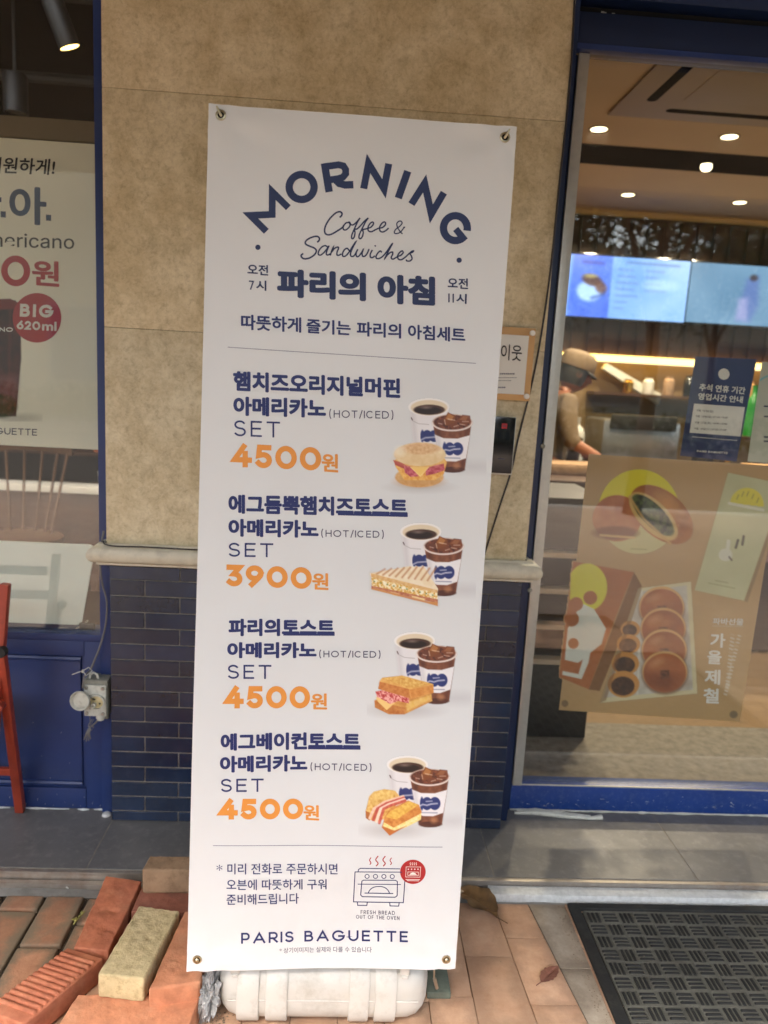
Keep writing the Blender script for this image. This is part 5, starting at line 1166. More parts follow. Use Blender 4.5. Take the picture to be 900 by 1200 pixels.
for o1, cA, cB in ((0, (232, 190, 166), (240, 214, 190)), (26, (186, 66, 58), (206, 96, 80)), (50, (240, 216, 196), (244, 228, 210)), (72, (190, 72, 60), (214, 112, 92))):
    A.Ln([S_(150+o1, 570+o1*.5), S_(182+o1, 500), S_(260+o1*.6, 450+o1*.35), S_(400+o1*.2, 405+o1*.45)], 3.4, A.tex(cA, cB, 2.4, 46+o1), .95)
A.mesh('menu_picture', PB, amat, ban, off=.0005)
# ================================================================== BANNER STAND (behind the cloth)
bs = empty('banner_stand', (.005, 1.49, 0), 'cream plastic water filled base with bands, carrying the banner', 'banner stand')
def rbox(b, x0, x1, y0, y1, z0, z1, r, n=8):
    pts = []
    for cy_, cz_, a0 in ((y1-r, z1-r, 0), (y0+r, z1-r, 90), (y0+r, z0+r, 180), (y1-r, z0+r, 270)):
        for k in range(n+1):
            a = R_(a0+90*k/n); pts.append((cy_+r*math.cos(a), cz_+r*math.sin(a)))
    return pts
cyl = MB(); ys0, ys1, zs0, zs1 = 1.412, 1.575, .004, .150
sect = rbox(None, 0, 0, ys0, ys1, zs0, zs1, .058, 10); cyc, czc = (ys0+ys1)/2, (zs0+zs1)/2
xsx = [(-.226, .30), (-.222, .55), (-.214, .74), (-.200, .90), (-.18, .98), (-.15, 1), (.16, 1), (.19, .98), (.21, .90), (.224, .74), (.232, .55), (.236, .30)]
ns = len(sect); vs = []
for x, k in xsx: vs += [V((x, cyc+(y-cyc)*k, czc+(z-czc)*k)) for y, z in sect]
fs = [(i*ns+j, i*ns+(j+1) % ns, (i+1)*ns+(j+1) % ns, (i+1)*ns+j) for i in range(len(xsx)-1) for j in range(ns)]+[tuple(range(ns)), tuple(range((len(xsx)-1)*ns, len(xsx)*ns))]
cyl.add(vs, fs); cyl.build('water_tank', M['plastic'], bs, smooth=True)
for x0, x1, g_ in ((-.181, -.134, .0055), (-.119, -.073, .0055), (.060, .103, .0055), (.116, .162, .0055)):
    b = MB(); vs = []
    for x, g2 in ((x0, -.002), (x0, g_*.8), (x0+.002, g_), (x1-.002, g_), (x1, g_*.8), (x1, -.002)): vs += [V((x, y+(y-cyc)/max(abs(y-cyc), .03)*g2*min(1, abs(y-cyc)/.03), z+(z-czc)/max(abs(z-czc), .03)*g2*min(1, abs(z-czc)/.03))) for y, z in sect]
    b.add(vs, [(i*ns+j, i*ns+(j+1) % ns, (i+1)*ns+(j+1) % ns, (i+1)*ns+j) for i in range(5) for j in range(ns)]); b.build('band', M['strap'], bs, smooth=True)
MB().tube([(-.2, ys0-.0004, .0765), (.21, ys0-.0004, .0765)], .0016, 6).build('mould_seam', M['plastic'], bs, smooth=True)
MB().lathe([(.016, 0), (.016, -.007), (.013, -.009), (0, -.009)], (.185, ys0+.012, .115), 'Y', 20).build('filler_cap', M['strap'], bs, smooth=True) if False else None
for x in (-.186, .178): MB().box(x-.010, x+.010, 1.418, 1.44, .135, .160).box(x-.007, x+.007, 1.414, 1.43, .130, .136).build('clip', M['strap'], bs, bevel=.002)
MB().box(-.08, .08, 1.47, 1.52, .145, .168).build('pole_socket', M['plastic'], bs, bevel=.004)
hub = OB+UB*.285+VB*.88-NB*.05
MB().tube([(.0, 1.495, .16), hub], .011, 12).build('pole', M['steel'], bs, smooth=True)
MB().lathe([(0, -.015), (.025, -.015), (.025, .015), (0, .015)], hub, (UB, VB, NB), 20).build('hub', M['blackmat'], bs, bevel=.003)
for px, py, hx, hy in ((259, 135.5, -4.5, -9), (592, 160.5, 4.5, -8), (231.5, 1123, 0, 2), (522.5, 1122, 0, 2)):
    c = PB(px, py, 0)
    MB().tube([hub, hub+(c-hub)*.5-NB*.035, c-NB*.012], [.006, .005, .0035], 8).build('arm', M['steel'], bs, smooth=True)
    if abs(hx) > 0:
        d_ = (PB(px+hx, py+hy)-c); MB().tube([c-NB*.010, c+NB*.003-d_*.10, c+NB*.006+d_*.35, c+NB*.006+d_*1.0], [.0026, .0026, .0024, .0014], 8).build('hook', M['brass'], bs, smooth=True)
    else:
        MB().lathe([(.0044, 0), (.0044, .003), (.003, .0045), (0, .005)], c+NB*.0005, (UB, VB, NB), 20).build('hook', M['brass'], bs, smooth=True)
# things tucked round the base
cp = MB(); rs = random.Random(8)
bm = bmesh.new(); bmesh.ops.create_icosphere(bm, subdivisions=5, radius=1)
for v in bm.verts:
    n_ = mnoise.noise(v.co*2.2)*.5+abs(mnoise.noise(v.co*5+V((3, 1, 0))))*.45+abs(mnoise.noise(v.co*11))*.2
    v.co = V((v.co.x*.027, v.co.y*.05, v.co.z*.058))*(.75+n_)
me = bpy.data.meshes.new('plastic_bag'); bm.to_mesh(me); bm.free(); me.materials.append(M['plasticbag'])
o = bpy.data.objects.new('plastic_bag', me); C.objects.link(o); o.location = (-.247, 1.455, .058); o.rotation_euler = (.1, .15, .2); tag(o, 'crumpled grey plastic bag stuffed between the pavers and the cream base', 'plastic bag')
me.polygons.foreach_set('use_smooth', [False]*len(me.polygons))
pl = MB().box(.243, .298, 1.50, 1.64, .003, .02).build('metal_plate', M['slate'], bevel=.002); tag(pl, 'small grey green metal plate on the bricks right of the cream base', 'plate')
bl = MB().tube([wl(509, 1128, 1.45), wl(508.5, 1150, 1.45)], .0022, 8).tube([wl(509, 1146, 1.45), wl(512, 1158, 1.45)], .004, 8).build('steel_pin', M['steel'], smooth=True); tag(bl, 'small steel pin hanging at the right end of the cream base', 'pin')
# ================================================================== DOOR MAT
mt = empty('door_mat', (1.2, 1.3, .0), 'dark rubber door mat with woven bar pattern at the lower right', 'mat')
mx0, mx1, my0, my1 = .664, 1.88, .65, 1.822
sh = -.0
MB().box(mx0+.03, mx1-.03, my0+.03, my1-.03, .001, .005).build('mat_base', M['matdark'], mt)
for a in ((mx0, mx0+.0295, my0, my1), (mx1-.0295, mx1, my0, my1), (mx0+.0297, mx1-.0297, my1-.0225, my1), (mx0+.0297, mx1-.0297, my0, my0+.0225)): MB().box(*a, .001, .0125).build('mat_border', M['blackmat'], mt, bevel=.003)
cell = .0445; ribm = MB(); gridm = MB()
ncx = int((mx1-mx0-.07)/cell); ncy = int((my1-my0-.06)/cell); gx0 = mx0+.037; gy1 = my1-.029
def rib(b, x0, x1, y0, y1, z0, z1, ch=.0018):
    b.add([(x0, y0, z0), (x1, y0, z0), (x1, y1, z0), (x0, y1, z0), (x0+ch, y0+ch, z1), (x1-ch, y0+ch, z1), (x1-ch, y1-ch, z1), (x0+ch, y1-ch, z1)], [(4, 5, 6, 7), (0, 1, 5, 4), (1, 2, 6, 5), (2, 3, 7, 6), (3, 0, 4, 7)])
for j in range(ncy):
    for i in range(ncx):
        x = gx0+i*cell; y = gy1-(j+1)*cell
        if (i+j) % 2 == 0:
            for k in range(3): rib(ribm, x+.0065+k*.0118, x+.0065+k*.0118+.0078, y+.004, y+cell-.004, .005, .0095)
        else:
            for k in range(3): rib(ribm, x+.004, x+cell-.004, y+.0065+k*.0118, y+.0065+k*.0118+.0078, .005, .0095)
# pale raised web round and between the dark bars
for i in range(ncx+1): rib(gridm, gx0+i*cell-.0028, gx0+i*cell+.0028, gy1-ncy*cell, gy1, .0052, .0088, .001)
for j in range(ncy+1): rib(gridm, gx0, gx0+ncx*cell, gy1-j*cell-.0028, gy1-j*cell+.0028, .0052, .0086, .001)
for j in range(ncy):
    for i in range(ncx):
        x = gx0+i*cell; y = gy1-(j+1)*cell
        for k in range(4):
            c_ = .0045+k*.0118
            if (i+j) % 2 == 0: rib(gridm, x+c_-.0018, x+c_+.0018, y+.001, y+cell-.001, .0051, .0084, .0006)
            else: rib(gridm, x+.001, x+cell-.001, y+c_-.0018, y+c_+.0018, .0051, .0084, .0006)
o = ribm.build('mat_bars', M['blackmat'], mt); o['kind'] = 'stuff'; 
o = gridm.build('mat_web', M['matgrey'], mt); o['kind'] = 'stuff'
# ================================================================== DRY LEAVES
def leaf(name, tip, stem, width, lift, mat, label, z=.004, curl=.5, seed=0, stemlen=.012):
    tip = V(tip); stem = V(stem); ax = (tip-stem); L_ = ax.length; ax.normalize(); sd = ax.cross(V((0, 0, 1))).normalized(); b = MB(); nl, nw = 26, 12
    for i in range(nl+1):
        t_ = i/nl; w2 = width*(math.sin(math.pi*t_**.85)**.75)*(1+.06*math.sin(30*t_+seed))
        for j in range(nw+1):
            s_ = j/nw*2-1
            zz = z+lift*math.sin(math.pi*t_)*.5+curl*width*abs(s_)**1.7*(.7+.6*mnoise.noise(V((t_*4, s_+seed, 0))))+.0016*abs(math.sin((t_*7-abs(s_)*1.4)*math.pi))-.002*(abs(s_) < .08)
            b.v.append(stem+ax*L_*t_+sd*w2*s_*(1-.12*curl)+V((0, 0, zz)))
    for i in range(nl):
        for j in range(nw): a = i*(nw+1)+j; b.f.append((a, a+1, a+nw+2, a+nw+1))
    n_ = len(b.v); b.v += [v-V((0, 0, .0007)) for v in b.v]; b.f += [tuple(n_+k for k in reversed(f_)) for f_ in b.f]
    b.tube([stem-ax*stemlen+V((0, 0, z+.002)), stem-ax*stemlen*.4+V((0, 0, z+.001)), stem+V((0, 0, z)), stem+ax*L_*.5+V((0, 0, z+lift*.5+.0005)), tip+V((0, 0, z))], [.0009, .0010, .0011, .0008, .0003], 6)
    o = b.build(name, mat, smooth=True); tag(o, label, 'leaf'); return o
leaf('dry_leaf', fl(534, 1046, 0), fl(582, 1076, 0), .044, .028, M['leafbrown'], 'curled dark brown dry leaf against the lower right edge of the banner', z=.003, curl=.45, seed=1, stemlen=.035)
leaf('dry_leaf', fl(654, 1134.5, 0), fl(634, 1152, 0), .017, .004, M['leafred'], 'flat reddish dry leaf lying across the clay and grey pavers', z=.003, curl=.12, seed=4, stemlen=.02)
tw = MB().tube([fl(73, 1036, .004), fl(80, 1041, .005)], [.0018, .0018], 6).build('straw_bit', M['whitetray']); tag(tw, 'short white scrap lying on the mortar strip at the left', 'litter')
gl_ = MB()
for k in range(7):
    p_ = fl(86+k*1.5, 1084-k*1.6, 0)+V((0, 0, .001)); q_ = p_+V((.012*math.cos(k*1.3), .012*math.sin(k*1.3+1), .012)); gl_.tube([p_, (p_+q_)/2+V((0, 0, .004)), q_], [.0015, .003, .0004], 5)
tag(gl_.build('weed_sprig', pm('dull_green', rgb(122, 118, 62), .7, .3, 30), smooth=True), 'small yellowish weed in the joint left of the salmon paver', 'weed')
# ================================================================== SHOP INTERIOR, RIGHT
ri = empty('shop_interior', (2.2, 4, .035), 'warm dim shop room seen through the right hand door glass', 'shop room')
MB().box(-5, 6, 2.9, 7, -.05, .03).build('interior_floor', M['woodfloor'], kind='structure')
MB().box(.35, 6, 2.31, 2.9, .0, .031).build('interior_floor', M['woodfloor'], kind='structure')
MB().box(-5, .349, 2.63, 2.9, .0, .031).build('interior_floor', M['woodfloor'], kind='structure')
ZC = 2.62
MB().box(.60, 6, 2.31, 3.98, ZC, ZC+.05).box(.60, 6, 4.30, 6.2, ZC, ZC+.05).build('ceiling', M['ceiling'], ri)
MB().box(.60, 6, 3.981, 4.299, ZC-.004, ZC+.05).build('ceiling_slot', M['ceildark'], ri)
MB().box(.35, .60, 2.64, 6.2, .03, 3.3).build('partition_wall', M['walnut'], ri)
MB().box(5.9, 6, 2.31, 6.2, .03, 2.7).build('side_wall', M['backwall'], ri)
MB().box(.60, 6, 5.55, 5.75, .03, 1.62).build('back_wall', M['backwall'], ri)
MB().box(.60, 6, 5.50, 5.75, 1.67, ZC-.001).build('upper_wall', M['walnut'], ri)
srnd = random.Random(2)
for k in range(44): MB().box(.62+.12*k, .62+.12*k+.085, 5.478, 5.4995, 1.68, ZC-.02).build('slat', M['walnut'], ri)
MB().box(.60, 4.6, 5.44, 5.549, 1.625, 1.665).build('led_strip', M['led'], ri)
# recessed lights: each a lit lamp
def down(px, py, z=ZC, watts=22, sz=.038, first=[0]):
    c = fl(px, py, z)
    t_ = empty('ceiling_light', tuple(c), down.labels[first[0]], 'ceiling light', 'recessed lights in the shop ceiling'); first[0] += 1
    MB().lathe([(sz, -.002), (sz*1.25, -.006), (sz*1.3, -.001), (sz*1.3, .001)], c, 'Z', 24, cap=False).build('trim_ring', M['acplate'], t_, smooth=True)
    MB().lathe([(sz, -.003), (0, -.003)], c, 'Z', 24, cap=False).build('diffuser', M['lamp'], t_)
    l = bpy.data.lights.new('lamp_light', 'SPOT'); l.energy = watts; l.spot_size = R_(150); l.spot_blend = .6; l.color = (1, .82, .58); l.shadow_soft_size = .05
    lo = bpy.data.objects.new('lamp_light', l); C.objects.link(lo); lo.parent = t_; lo.location = (0, 0, -.03)
down.labels = ['lit ceiling light in the front row, left, above the door poster', 'lit ceiling light in the front row beside the air conditioner, right', 'lit ceiling light in the row behind the dark slot, left', 'lit ceiling light in the row behind the dark slot, right', 'far ceiling light just above the left menu screen', 'far ceiling light above the gap between menu screens']
for p_ in ((702, 151), (855, 160), (736, 228), (867, 237), (690, 257), (802, 264)): down(*p_)
c = fl(828, 193, ZC-.005); t_ = empty('ceiling_light', tuple(c), 'small lamp inside the dark ceiling slot', 'ceiling light')
MB().lathe([(.028, 0), (.028, -.02), (.02, -.03), (0, -.034)], c, 'Z', 18).build('globe', M['lamp'], t_, smooth=True)
# air conditioning cassette
ac = empty('ceiling_air_conditioner', tuple(fl(800, 105, ZC)), 'square ceiling air conditioner with dark slots behind the top of the door glass', 'air conditioner')
a0, a1, a2, a3 = fl(712, 132, ZC), fl(765, 78, ZC), fl(1010, 80, ZC), fl(960, 148, ZC)
x0, x1 = a0.x, a0.x+.95; y1, y0 = a0.y, a0.y-.95
MB().box(x0, x1, y0, y1, ZC-.012, ZC-.0005).build('plate', M['acplate'], ac, bevel=.004)
MB().box(x0+.24, x1-.24, y0+.24, y1-.24, ZC-.0145, ZC-.0121).build('grille', M['acplate'], ac, bevel=.001)
def slot(xa, ya, xb, yb):
    r = .022; d = V((xb-xa, yb-ya, 0)).normalized(); a_0 = math.atan2(d.y, d.x); pts = [V((xb+r*math.cos(a_0+R_(t)), yb+r*math.sin(a_0+R_(t)), ZC-.0128)) for t in range(-90, 91, 30)]+[V((xa+r*math.cos(a_0+R_(t)), ya+r*math.sin(a_0+R_(t)), ZC-.0128)) for t in range(90, 271, 30)]
    MB().prism(pts, (0, 0, .0007)).build('air_slot', M['ceildark'], ac)
slot(x0+.115, y0+.20, x0+.115, y1-.22); slot(x1-.115, y0+.20, x1-.115, y1-.20); slot(x0+.22, y0+.115, x1-.22, y0+.115); slot(x0+.24, y1-.115, x1-.2, y1-.115)
# menu screens
def screen(x0p, y0p, x1p, y1p, Y, label, seed, left):
    A_, B_ = wl(x0p, y0p, Y), wl(x1p, y1p, Y)
    s_ = empty('menu_screen', ((A_.x+B_.x)/2, Y, B_.z), label, 'screen', 'menu screens on the shop wall')
    MB().box(A_.x-.015, B_.x+.015, Y+.004, Y+.06, B_.z-.015, A_.z+.015).build('housing', M['blackpl'], s_, bevel=.004)
    w_, h_ = B_.x-A_.x, A_.z-B_.z
    P_ = lambda u_, v_, off: V((A_.x+u_/160*w_, Y-off, A_.z-v_/90*h_))
    A = Art(0, 0, 160, 90, 1.6)
    A.Pg([(-1, -1), (161, -1), (161, 91), (-1, 91)], A.tex((92, 132, 190), (128, 160, 200), 40, seed) if left else A.tex((88, 122, 152), (110, 142, 170), 50, seed))
    if left:
        A.Pg([(-1, -1), (62, -1), (62, 91), (-1, 91)], A.tex((48, 78, 170), (78, 110, 196), 30, seed+1)); A.Pg([(0, 0), (12, 0), (10, 91), (0, 91)], (110, 150, 200), .8, soft=4)
        A.E(36, 52, 16, 15, (150, 180, 220), 0, .9, soft=5); A.E(38, 36, 13, 8, (70, 46, 40), .3, .9, soft=4); A.E(50, 46, 7, 9, (86, 56, 44), -.5, .8, soft=4); A.E(36, 30, 8, 3, (150, 140, 90), 0, .8, soft=3); A.Ln([(40, 62), (54, 56)], 4, (40, 60, 110), .7, soft=4)
        A.Ln([(26, 10), (50, 11)], 5, (52, 62, 140), .7, soft=3)
        for k in range(7): A.Ln([(70, 18+k*9.5), (70+[18, 22, 26, 22, 26, 14, 10][k], 18+k*9.5)], 2, (70, 90, 130), .6, soft=2.5)
        for k in range(4): A.Ln([(106, 18+k*9.5), (106+[22, 14, 18, 26][k], 18+k*9.5)], 2, (70, 90, 130), .55, soft=2.5)
        A.Ln([(80, 7), (146, 8)], 3, (60, 80, 120), .6, soft=3); A.E(126, 38, 20, 8, (176, 200, 216), 0, .4, soft=8)
    else:
        A.Pg([(70, 20), (84, 14), (88, 60), (80, 84), (62, 84)], (84, 104, 160), .8, soft=7); A.E(78, 18, 5, 5, (60, 50, 50), 0, .8, soft=3); A.Pg([(62, 50), (74, 48), (76, 84), (62, 82)], (150, 150, 190), .7, soft=6)
    A.mesh('picture', P_, artmat('screen_print', (0, 0, 0), .3, emit=.44 if left else .32), s_, off=.0035)
screen(661, 297, 801, 378, 5.30, 'bright blue menu screen showing a drink, left of the two', 3, True)
screen(811, 307, 952, 386, 5.30, 'dimmer blue grey menu screen at the right edge', 9, False)
# counter, display unit, clutter
ct = empty('counter', (2.0, 4.0, .035), 'dark brown shop counter in front of the staff member', 'counter')
MB().box(.95, 3.6, 3.86, 4.35, .04, .90).build('front_panel', M['walnut'], ct)
MB().box(.92, 3.63, 3.83, 4.38, .9005, .935).build('counter_top', M['walnut'], ct, bevel=.003)
MB().box(1.75, 3.0, 3.82, 3.8595, .55, .88).build('poster_strip', pm('pinkish_board', rgb(150, 110, 96), .6, .2, 8), ct)
du = empty('display_shelf', (1.0, 2.9, .035), 'low black display shelf with pale trays behind the door glass', 'shelf')
MB().box(.66, 1.0, 2.75, 3.2, .04, 1.0).build('cabinet', M['cabinet'], du)
for z in (.36, .50, .64, .78): MB().box(.65, 1.02, 2.70, 2.7495, z, z+.02).build('shelf_edge', M['whitetray'], du, bevel=.002)
cm = empty('coffee_machine', (2.0, 5.0, .94), 'steel coffee machine on the back counter', 'coffee machine')
MB().box(.9, 4.2, 4.95, 5.45, .04, .92).build('back_counter', M['cabinet'], ri)
MB().box(1.72, 2.25, 5.0, 5.4, .921, 1.22).build('body', M['steelm'], cm, bevel=.02)
MB().box(1.76, 2.21, 4.97, 5.0, 1.16, 1.26).build('group_head', M['cabinet'], cm, bevel=.01); MB().box(1.78, 2.19, 4.9, 4.99, .921, .95).build('drip_tray', M['steelm'], cm, bevel=.004)
for k, (x, h_, r, mt_, lb) in enumerate(((1.55, .30, .06, 'whitetray', 'pale canister on the back counter left of the coffee machine'), (2.45, .36, .07, 'cabinet', 'dark grinder right of the coffee machine'), (2.72, .34, .045, 'greenp', 'bright green bottle on the back counter'), (2.62, .24, .04, 'gold', 'golden bottle beside the green one'), (2.86, .28, .06, 'steelm', 'steel jug at the right of the green bottle'), (1.42, .22, .05, 'beigecloth', 'tan jar near the staff member'))):
    o = MB().lathe([(r, 0), (r, h_*.62), (r*.8, h_*.75), (r*.42, h_*.82), (r*.42, h_*.97), (r*.5, h_), (0, h_)], (x, 5.05 if k != 2 else 4.98, .9215 if k != 2 else 1.16), 'Z', 20).build('bottle' if k in (2, 3) else 'canister', M[mt_], smooth=True); tag(o, lb, 'bottle' if k in (2, 3) else 'canister')
MB().box(2.6, 2.95, 4.92, 5.2, 1.14, 1.159).build('riser_shelf', M['walnut'], ri)
bxs = [(1.05, .42, .05, .26, 'brick_brown'), (1.85, .35, .06, .25, 'whitetray'), (2.3, .3, .09, .22, 'wood'), (2.75, .26, .07, .25, 'brick_red')]
for k, (x, wd, h_, dp, mt_) in enumerate(bxs):
    o = MB().box(x, x+wd, 4.08, 4.08+dp, .936, .936+h_).box(x+.01, x+wd-.01, 4.09, 4.07+dp, .936+h_, .936+h_+.008).build('tray_box', M[mt_], bevel=.006); tag(o, ['brown tray on the counter under the staff hands', 'white tray in the middle of the counter', 'tan wooden tray on the counter', 'reddish tray at the right of the counter'][k], 'tray')
tr = empty('price_rail', (1.9, 5.4, 1.3), 'slanted pale shelf on the back wall', 'shelf')
MB().prism([wl(707, 432, 5.45), wl(712, 426, 5.45), wl(775, 462, 5.45), wl(772, 474, 5.45)], (0, .06, 0)).build('board', M['outlet'], tr)
js_ = empty('jar_shelf', (2.4, 5.45, 1.40), 'narrow dark shelf of jars under the glowing strip', 'shelf')
MB().box(1.75, 3.3, 5.36, 5.54, 1.385, 1.40).build('board', M['walnut'], js_)
for k, (nm, mt_) in enumerate((('amber', 'gold'), ('white', 'whitetray'), ('brown', 'brick_brown'), ('black', 'blackpl'), ('orange', 'brick_orange'), ('steel', 'steelm'), ('tan', 'wood'), ('dark red', 'brick_dark'))):
    h_ = .10+.05*((k*5) % 4)/3
    o = MB().lathe([(.035, 0), (.038, .01), (.038, h_*.8), (.026, h_*.9), (.028, h_), (0, h_)], (2.02+.15*k, 5.44, 1.4005), 'Z', 16).build('jar', M[mt_], smooth=True); tag(o, '%s jar, number %s from the left on the shelf under the glowing strip' % (nm, ['one', 'two', 'three', 'four', 'five', 'six', 'seven', 'eight'][k]), 'jar', 'jars on the shelf under the glowing strip')
for k, (x, wd, col, lb) in enumerate(((2.05, .10, 'brick_orange', 'row'), (2.2, .12, 'wood', 'row'), (2.42, .11, 'brick_brown', 'row'), (2.6, .10, 'gold', 'row'), (2.82, .12, 'brick_orange', 'row'))):
    o = MB().lathe([(0, 0), (.05, .005), (.058, .025), (.045, .05), (0, .062)], (x, 3.98, .9362), 'Z', 18).build('bun', M[col], smooth=True); tag(o, '%s bun on the counter, %s from the left' % (['orange brown', 'pale tan', 'dull brown', 'golden', 'last orange brown'][k], ['first', 'second', 'third', 'fourth', 'fifth'][k]), 'bun', 'buns along the counter front')
# ================================================================== STAFF MEMBER
pn = empty('person', (1.24, 4.62, .035), 'staff member in beige cap and shirt leaning over the counter behind the door glass', 'person')
def skin(name, pts, edges, radii, mat, parent, root=0, sub=2):
    me = bpy.data.meshes.new(name); o0 = origin(parent); me.from_pydata([tuple(V(p_)-o0) for p_ in pts], edges, []); me.materials.append(mat)
    o = bpy.data.objects.new(name, me); C.objects.link(o); o.parent = parent
    md = o.modifiers.new('skin', 'SKIN'); md.use_smooth_shade = True
    for i, v in enumerate(me.skin_vertices[0].data): r = radii[i]; v.radius = (r, r) if not isinstance(r, tuple) else r; v.use_root = (i == root)
    s_ = o.modifiers.new('sub', 'SUBSURF'); s_.levels = sub; s_.render_levels = sub
    return o
bx_, by_ = 1.22, 4.60
def pp(dx, dy, z): return (bx_+dx, by_+dy, z)
pts = [pp(0, 0, .88), pp(.02, 0, 1.02), pp(.05, 0, 1.18), pp(.075, 0, 1.30), pp(.10, 0, 1.385), pp(.115, 0, 1.43),   # pelvis..neck
       pp(0, -.09, .84), pp(.01, -.10, .48), pp(-.01, -.10, .10), pp(.08, -.10, .06),
       pp(0, .09, .84), pp(0, .10, .48), pp(-.03, .10, .10), pp(.06, .10, .06),
       pp(.07, -.15, 1.33), pp(.10, -.21, 1.10), pp(.28, -.26, 1.01),
       pp(.07, .15, 1.33), pp(.10, .20, 1.10), pp(.27, .12, 1.01)]
ed = [(0, 1), (1, 2), (2, 3), (3, 4), (4, 5), (0, 6), (6, 7), (7, 8), (8, 9), (0, 10), (10, 11), (11, 12), (12, 13), (3, 14), (14, 15), (15, 16), (3, 17), (17, 18), (18, 19)]
ra = [.12, .11, .115, .11, .055, .048, .08, .055, .036, .04, .08, .055, .036, .04, .055, .042, .027, .055, .042, .027]
skin('body', pts, ed, ra, M['skin'], pn)
sh_p = [pts[i] for i in (0, 1, 2, 3, 14, 15, 17, 18)]; sh_p[4] = pts[14]
sh = skin('shirt', [pts[0], pts[1], pts[2], pts[3], pp(.09, 0, 1.37), pts[14], pts[15], pp(.15, -.225, 1.075), pts[17], pts[18], pp(.15, .18, 1.075)], [(0, 1), (1, 2), (2, 3), (3, 4), (3, 5), (5, 6), (6, 7), (3, 8), (8, 9), (9, 10)], [.135, .128, .13, .125, .066, .07, .056, .052, .07, .056, .052], M['beigecloth'], pn)
skin('trousers', [pts[0], pts[6], pts[7], pp(-.01, -.10, .14), pts[10], pts[11], pp(-.03, .10, .14)], [(0, 1), (1, 2), (2, 3), (0, 4), (4, 5), (5, 6)], [.13, .095, .07, .055, .095, .07, .055], M['blackmat'], pn)
# head in profile looking to the right, tipped down
bm = bmesh.new(); bmesh.ops.create_uvsphere(bm, u_segments=40, v_segments=28, radius=1)
for v in bm.verts:
    x, y, z = v.co; X = x*.098; Y = y*.076; Z_ = z*.118
    if x > 0 and z < -.1: X *= 1-.12*(-z)
    if z < -.25: Y *= 1-.35*(-z-.25); X = X*(1-.1*(-z-.25))
    if x > 0: X += .024*math.exp(-((z+.16)/.15)**2-(y/.17)**2) + .008*math.exp(-((z+.62)/.12)**2-(y/.4)**2) - .008*math.exp(-((z-.06)/.10)**2-((abs(y)-.38)/.2)**2)+.006*math.exp(-((z+.42)/.06)**2-(y/.3)**2)
    v.co = (X, Y, Z_)
hc = V(pp(.155, -.0, 1.50)); rot = Matrix.Rotation(R_(16), 4, 'Y')
for v in bm.verts: v.co = (rot @ v.co)+hc-origin(pn)
me = bpy.data.meshes.new('head'); bm.to_mesh(me); bm.free(); me.materials.append(M['skin']); me.polygons.foreach_set('use_smooth', [True]*len(me.polygons)); o = bpy.data.objects.new('head', me); C.objects.link(o); o.parent = pn
def hp(x, y, z): return (rot @ V((x, y, z)))+hc
for s_ in (-1, 1):
    MB().lathe([(.001, -.004), (.016, -.004), (.02, 0), (.014, .006), (0, .004)], hp(.0, s_*.076, -.005), (V((1, 0, 0)), V((0, 0, 1)), V((0, s_, 0))), 16).build('ear', M['skin'], pn, smooth=True)
    MB().lathe([(.0, -.003), (.008, -.002), (.009, .001), (0, .004)], hp(.086, s_*.030, .008), (V((0, 1, 0)), V((0, 0, 1)), V((1, 0, 0))), 14).build('eye', M['whitetray'], pn, smooth=True)
    MB().lathe([(.004, 0), (0, .005)], hp(.087, s_*.030, .008), (V((0, 1, 0)), V((0, 0, 1)), V((1, 0, 0))), 12).build('pupil', M['ink'], pn, smooth=True)
    MB().tube([hp(.086, s_*.018, .026), hp(.088, s_*.032, .030), hp(.080, s_*.046, .026)], .003, 6).build('eyebrow', M['hair'], pn, smooth=True)
MB().tube([hp(.088, -.020, -.055), hp(.094, 0, -.054), hp(.088, .020, -.055)], .0035, 8).build('mouth', pm('lips', rgb(140, 76, 64), .5, .05), pn, smooth=True)
hb = MB(); 
for i in range(13):
    for j in range(25):
        a = R_(60+j*10); e_ = R_(-34+i*7.6); rr = 1.06
        hb.v.append(hp(.098*rr*math.cos(a)*math.cos(e_), .078*rr*math.sin(a)*math.cos(e_), .118*rr*math.sin(e_)))
for i in range(12):
    for j in range(24): k = i*25+j; hb.f.append((k, k+1, k+26, k+25))
hb.build('hair', M['hair'], pn, smooth=True)
cap = MB(); n_ = 36; profc = [(1.10, .26), (1.14, .34), (1.15, .62), (1.08, .92), (.8, 1.1), (.4, 1.17), (0.001, 1.18)]
for r, h_ in profc:
    for k in range(n_): a = 2*math.pi*k/n_; cap.v.append(hp(.098*r*math.cos(a)-.008, .080*r*math.sin(a), .118*h_))
for i in range(len(profc)-1):
    for k in range(n_): cap.f.append((i*n_+k, i*n_+(k+1) % n_, (i+1)*n_+(k+1) % n_, (i+1)*n_+k))
cap.build('cap', M['beigecloth'], pn, smooth=True)
br = MB(); 
for i in range(4):
    for k in range(15):
        a = R_(-62+k*124/14); r = 1.1+.42*i/3*math.cos(a)**.8; br.v.append(hp(.098*r*math.cos(a)-.008, .080*min(r, 1.2)*math.sin(a), .118*.27-.022*i/3))
for i in range(3):
    for k in range(14): q_ = i*15+k; br.f.append((q_, q_+1, q_+16, q_+15))
o = br.build('cap_peak', pm('dark_peak', rgb(40, 34, 30), .7, .05), pn, smooth=True); sm = o.modifiers.new('thick', 'SOLIDIFY'); sm.thickness = .004
MB().prism([V(pp(.155, -.13, .75)), V(pp(.155, .13, .75)), V(pp(.20, .11, 1.12)), V(pp(.20, -.11, 1.12))], (.006, 0, 0)).build('apron', M['apron'], pn)
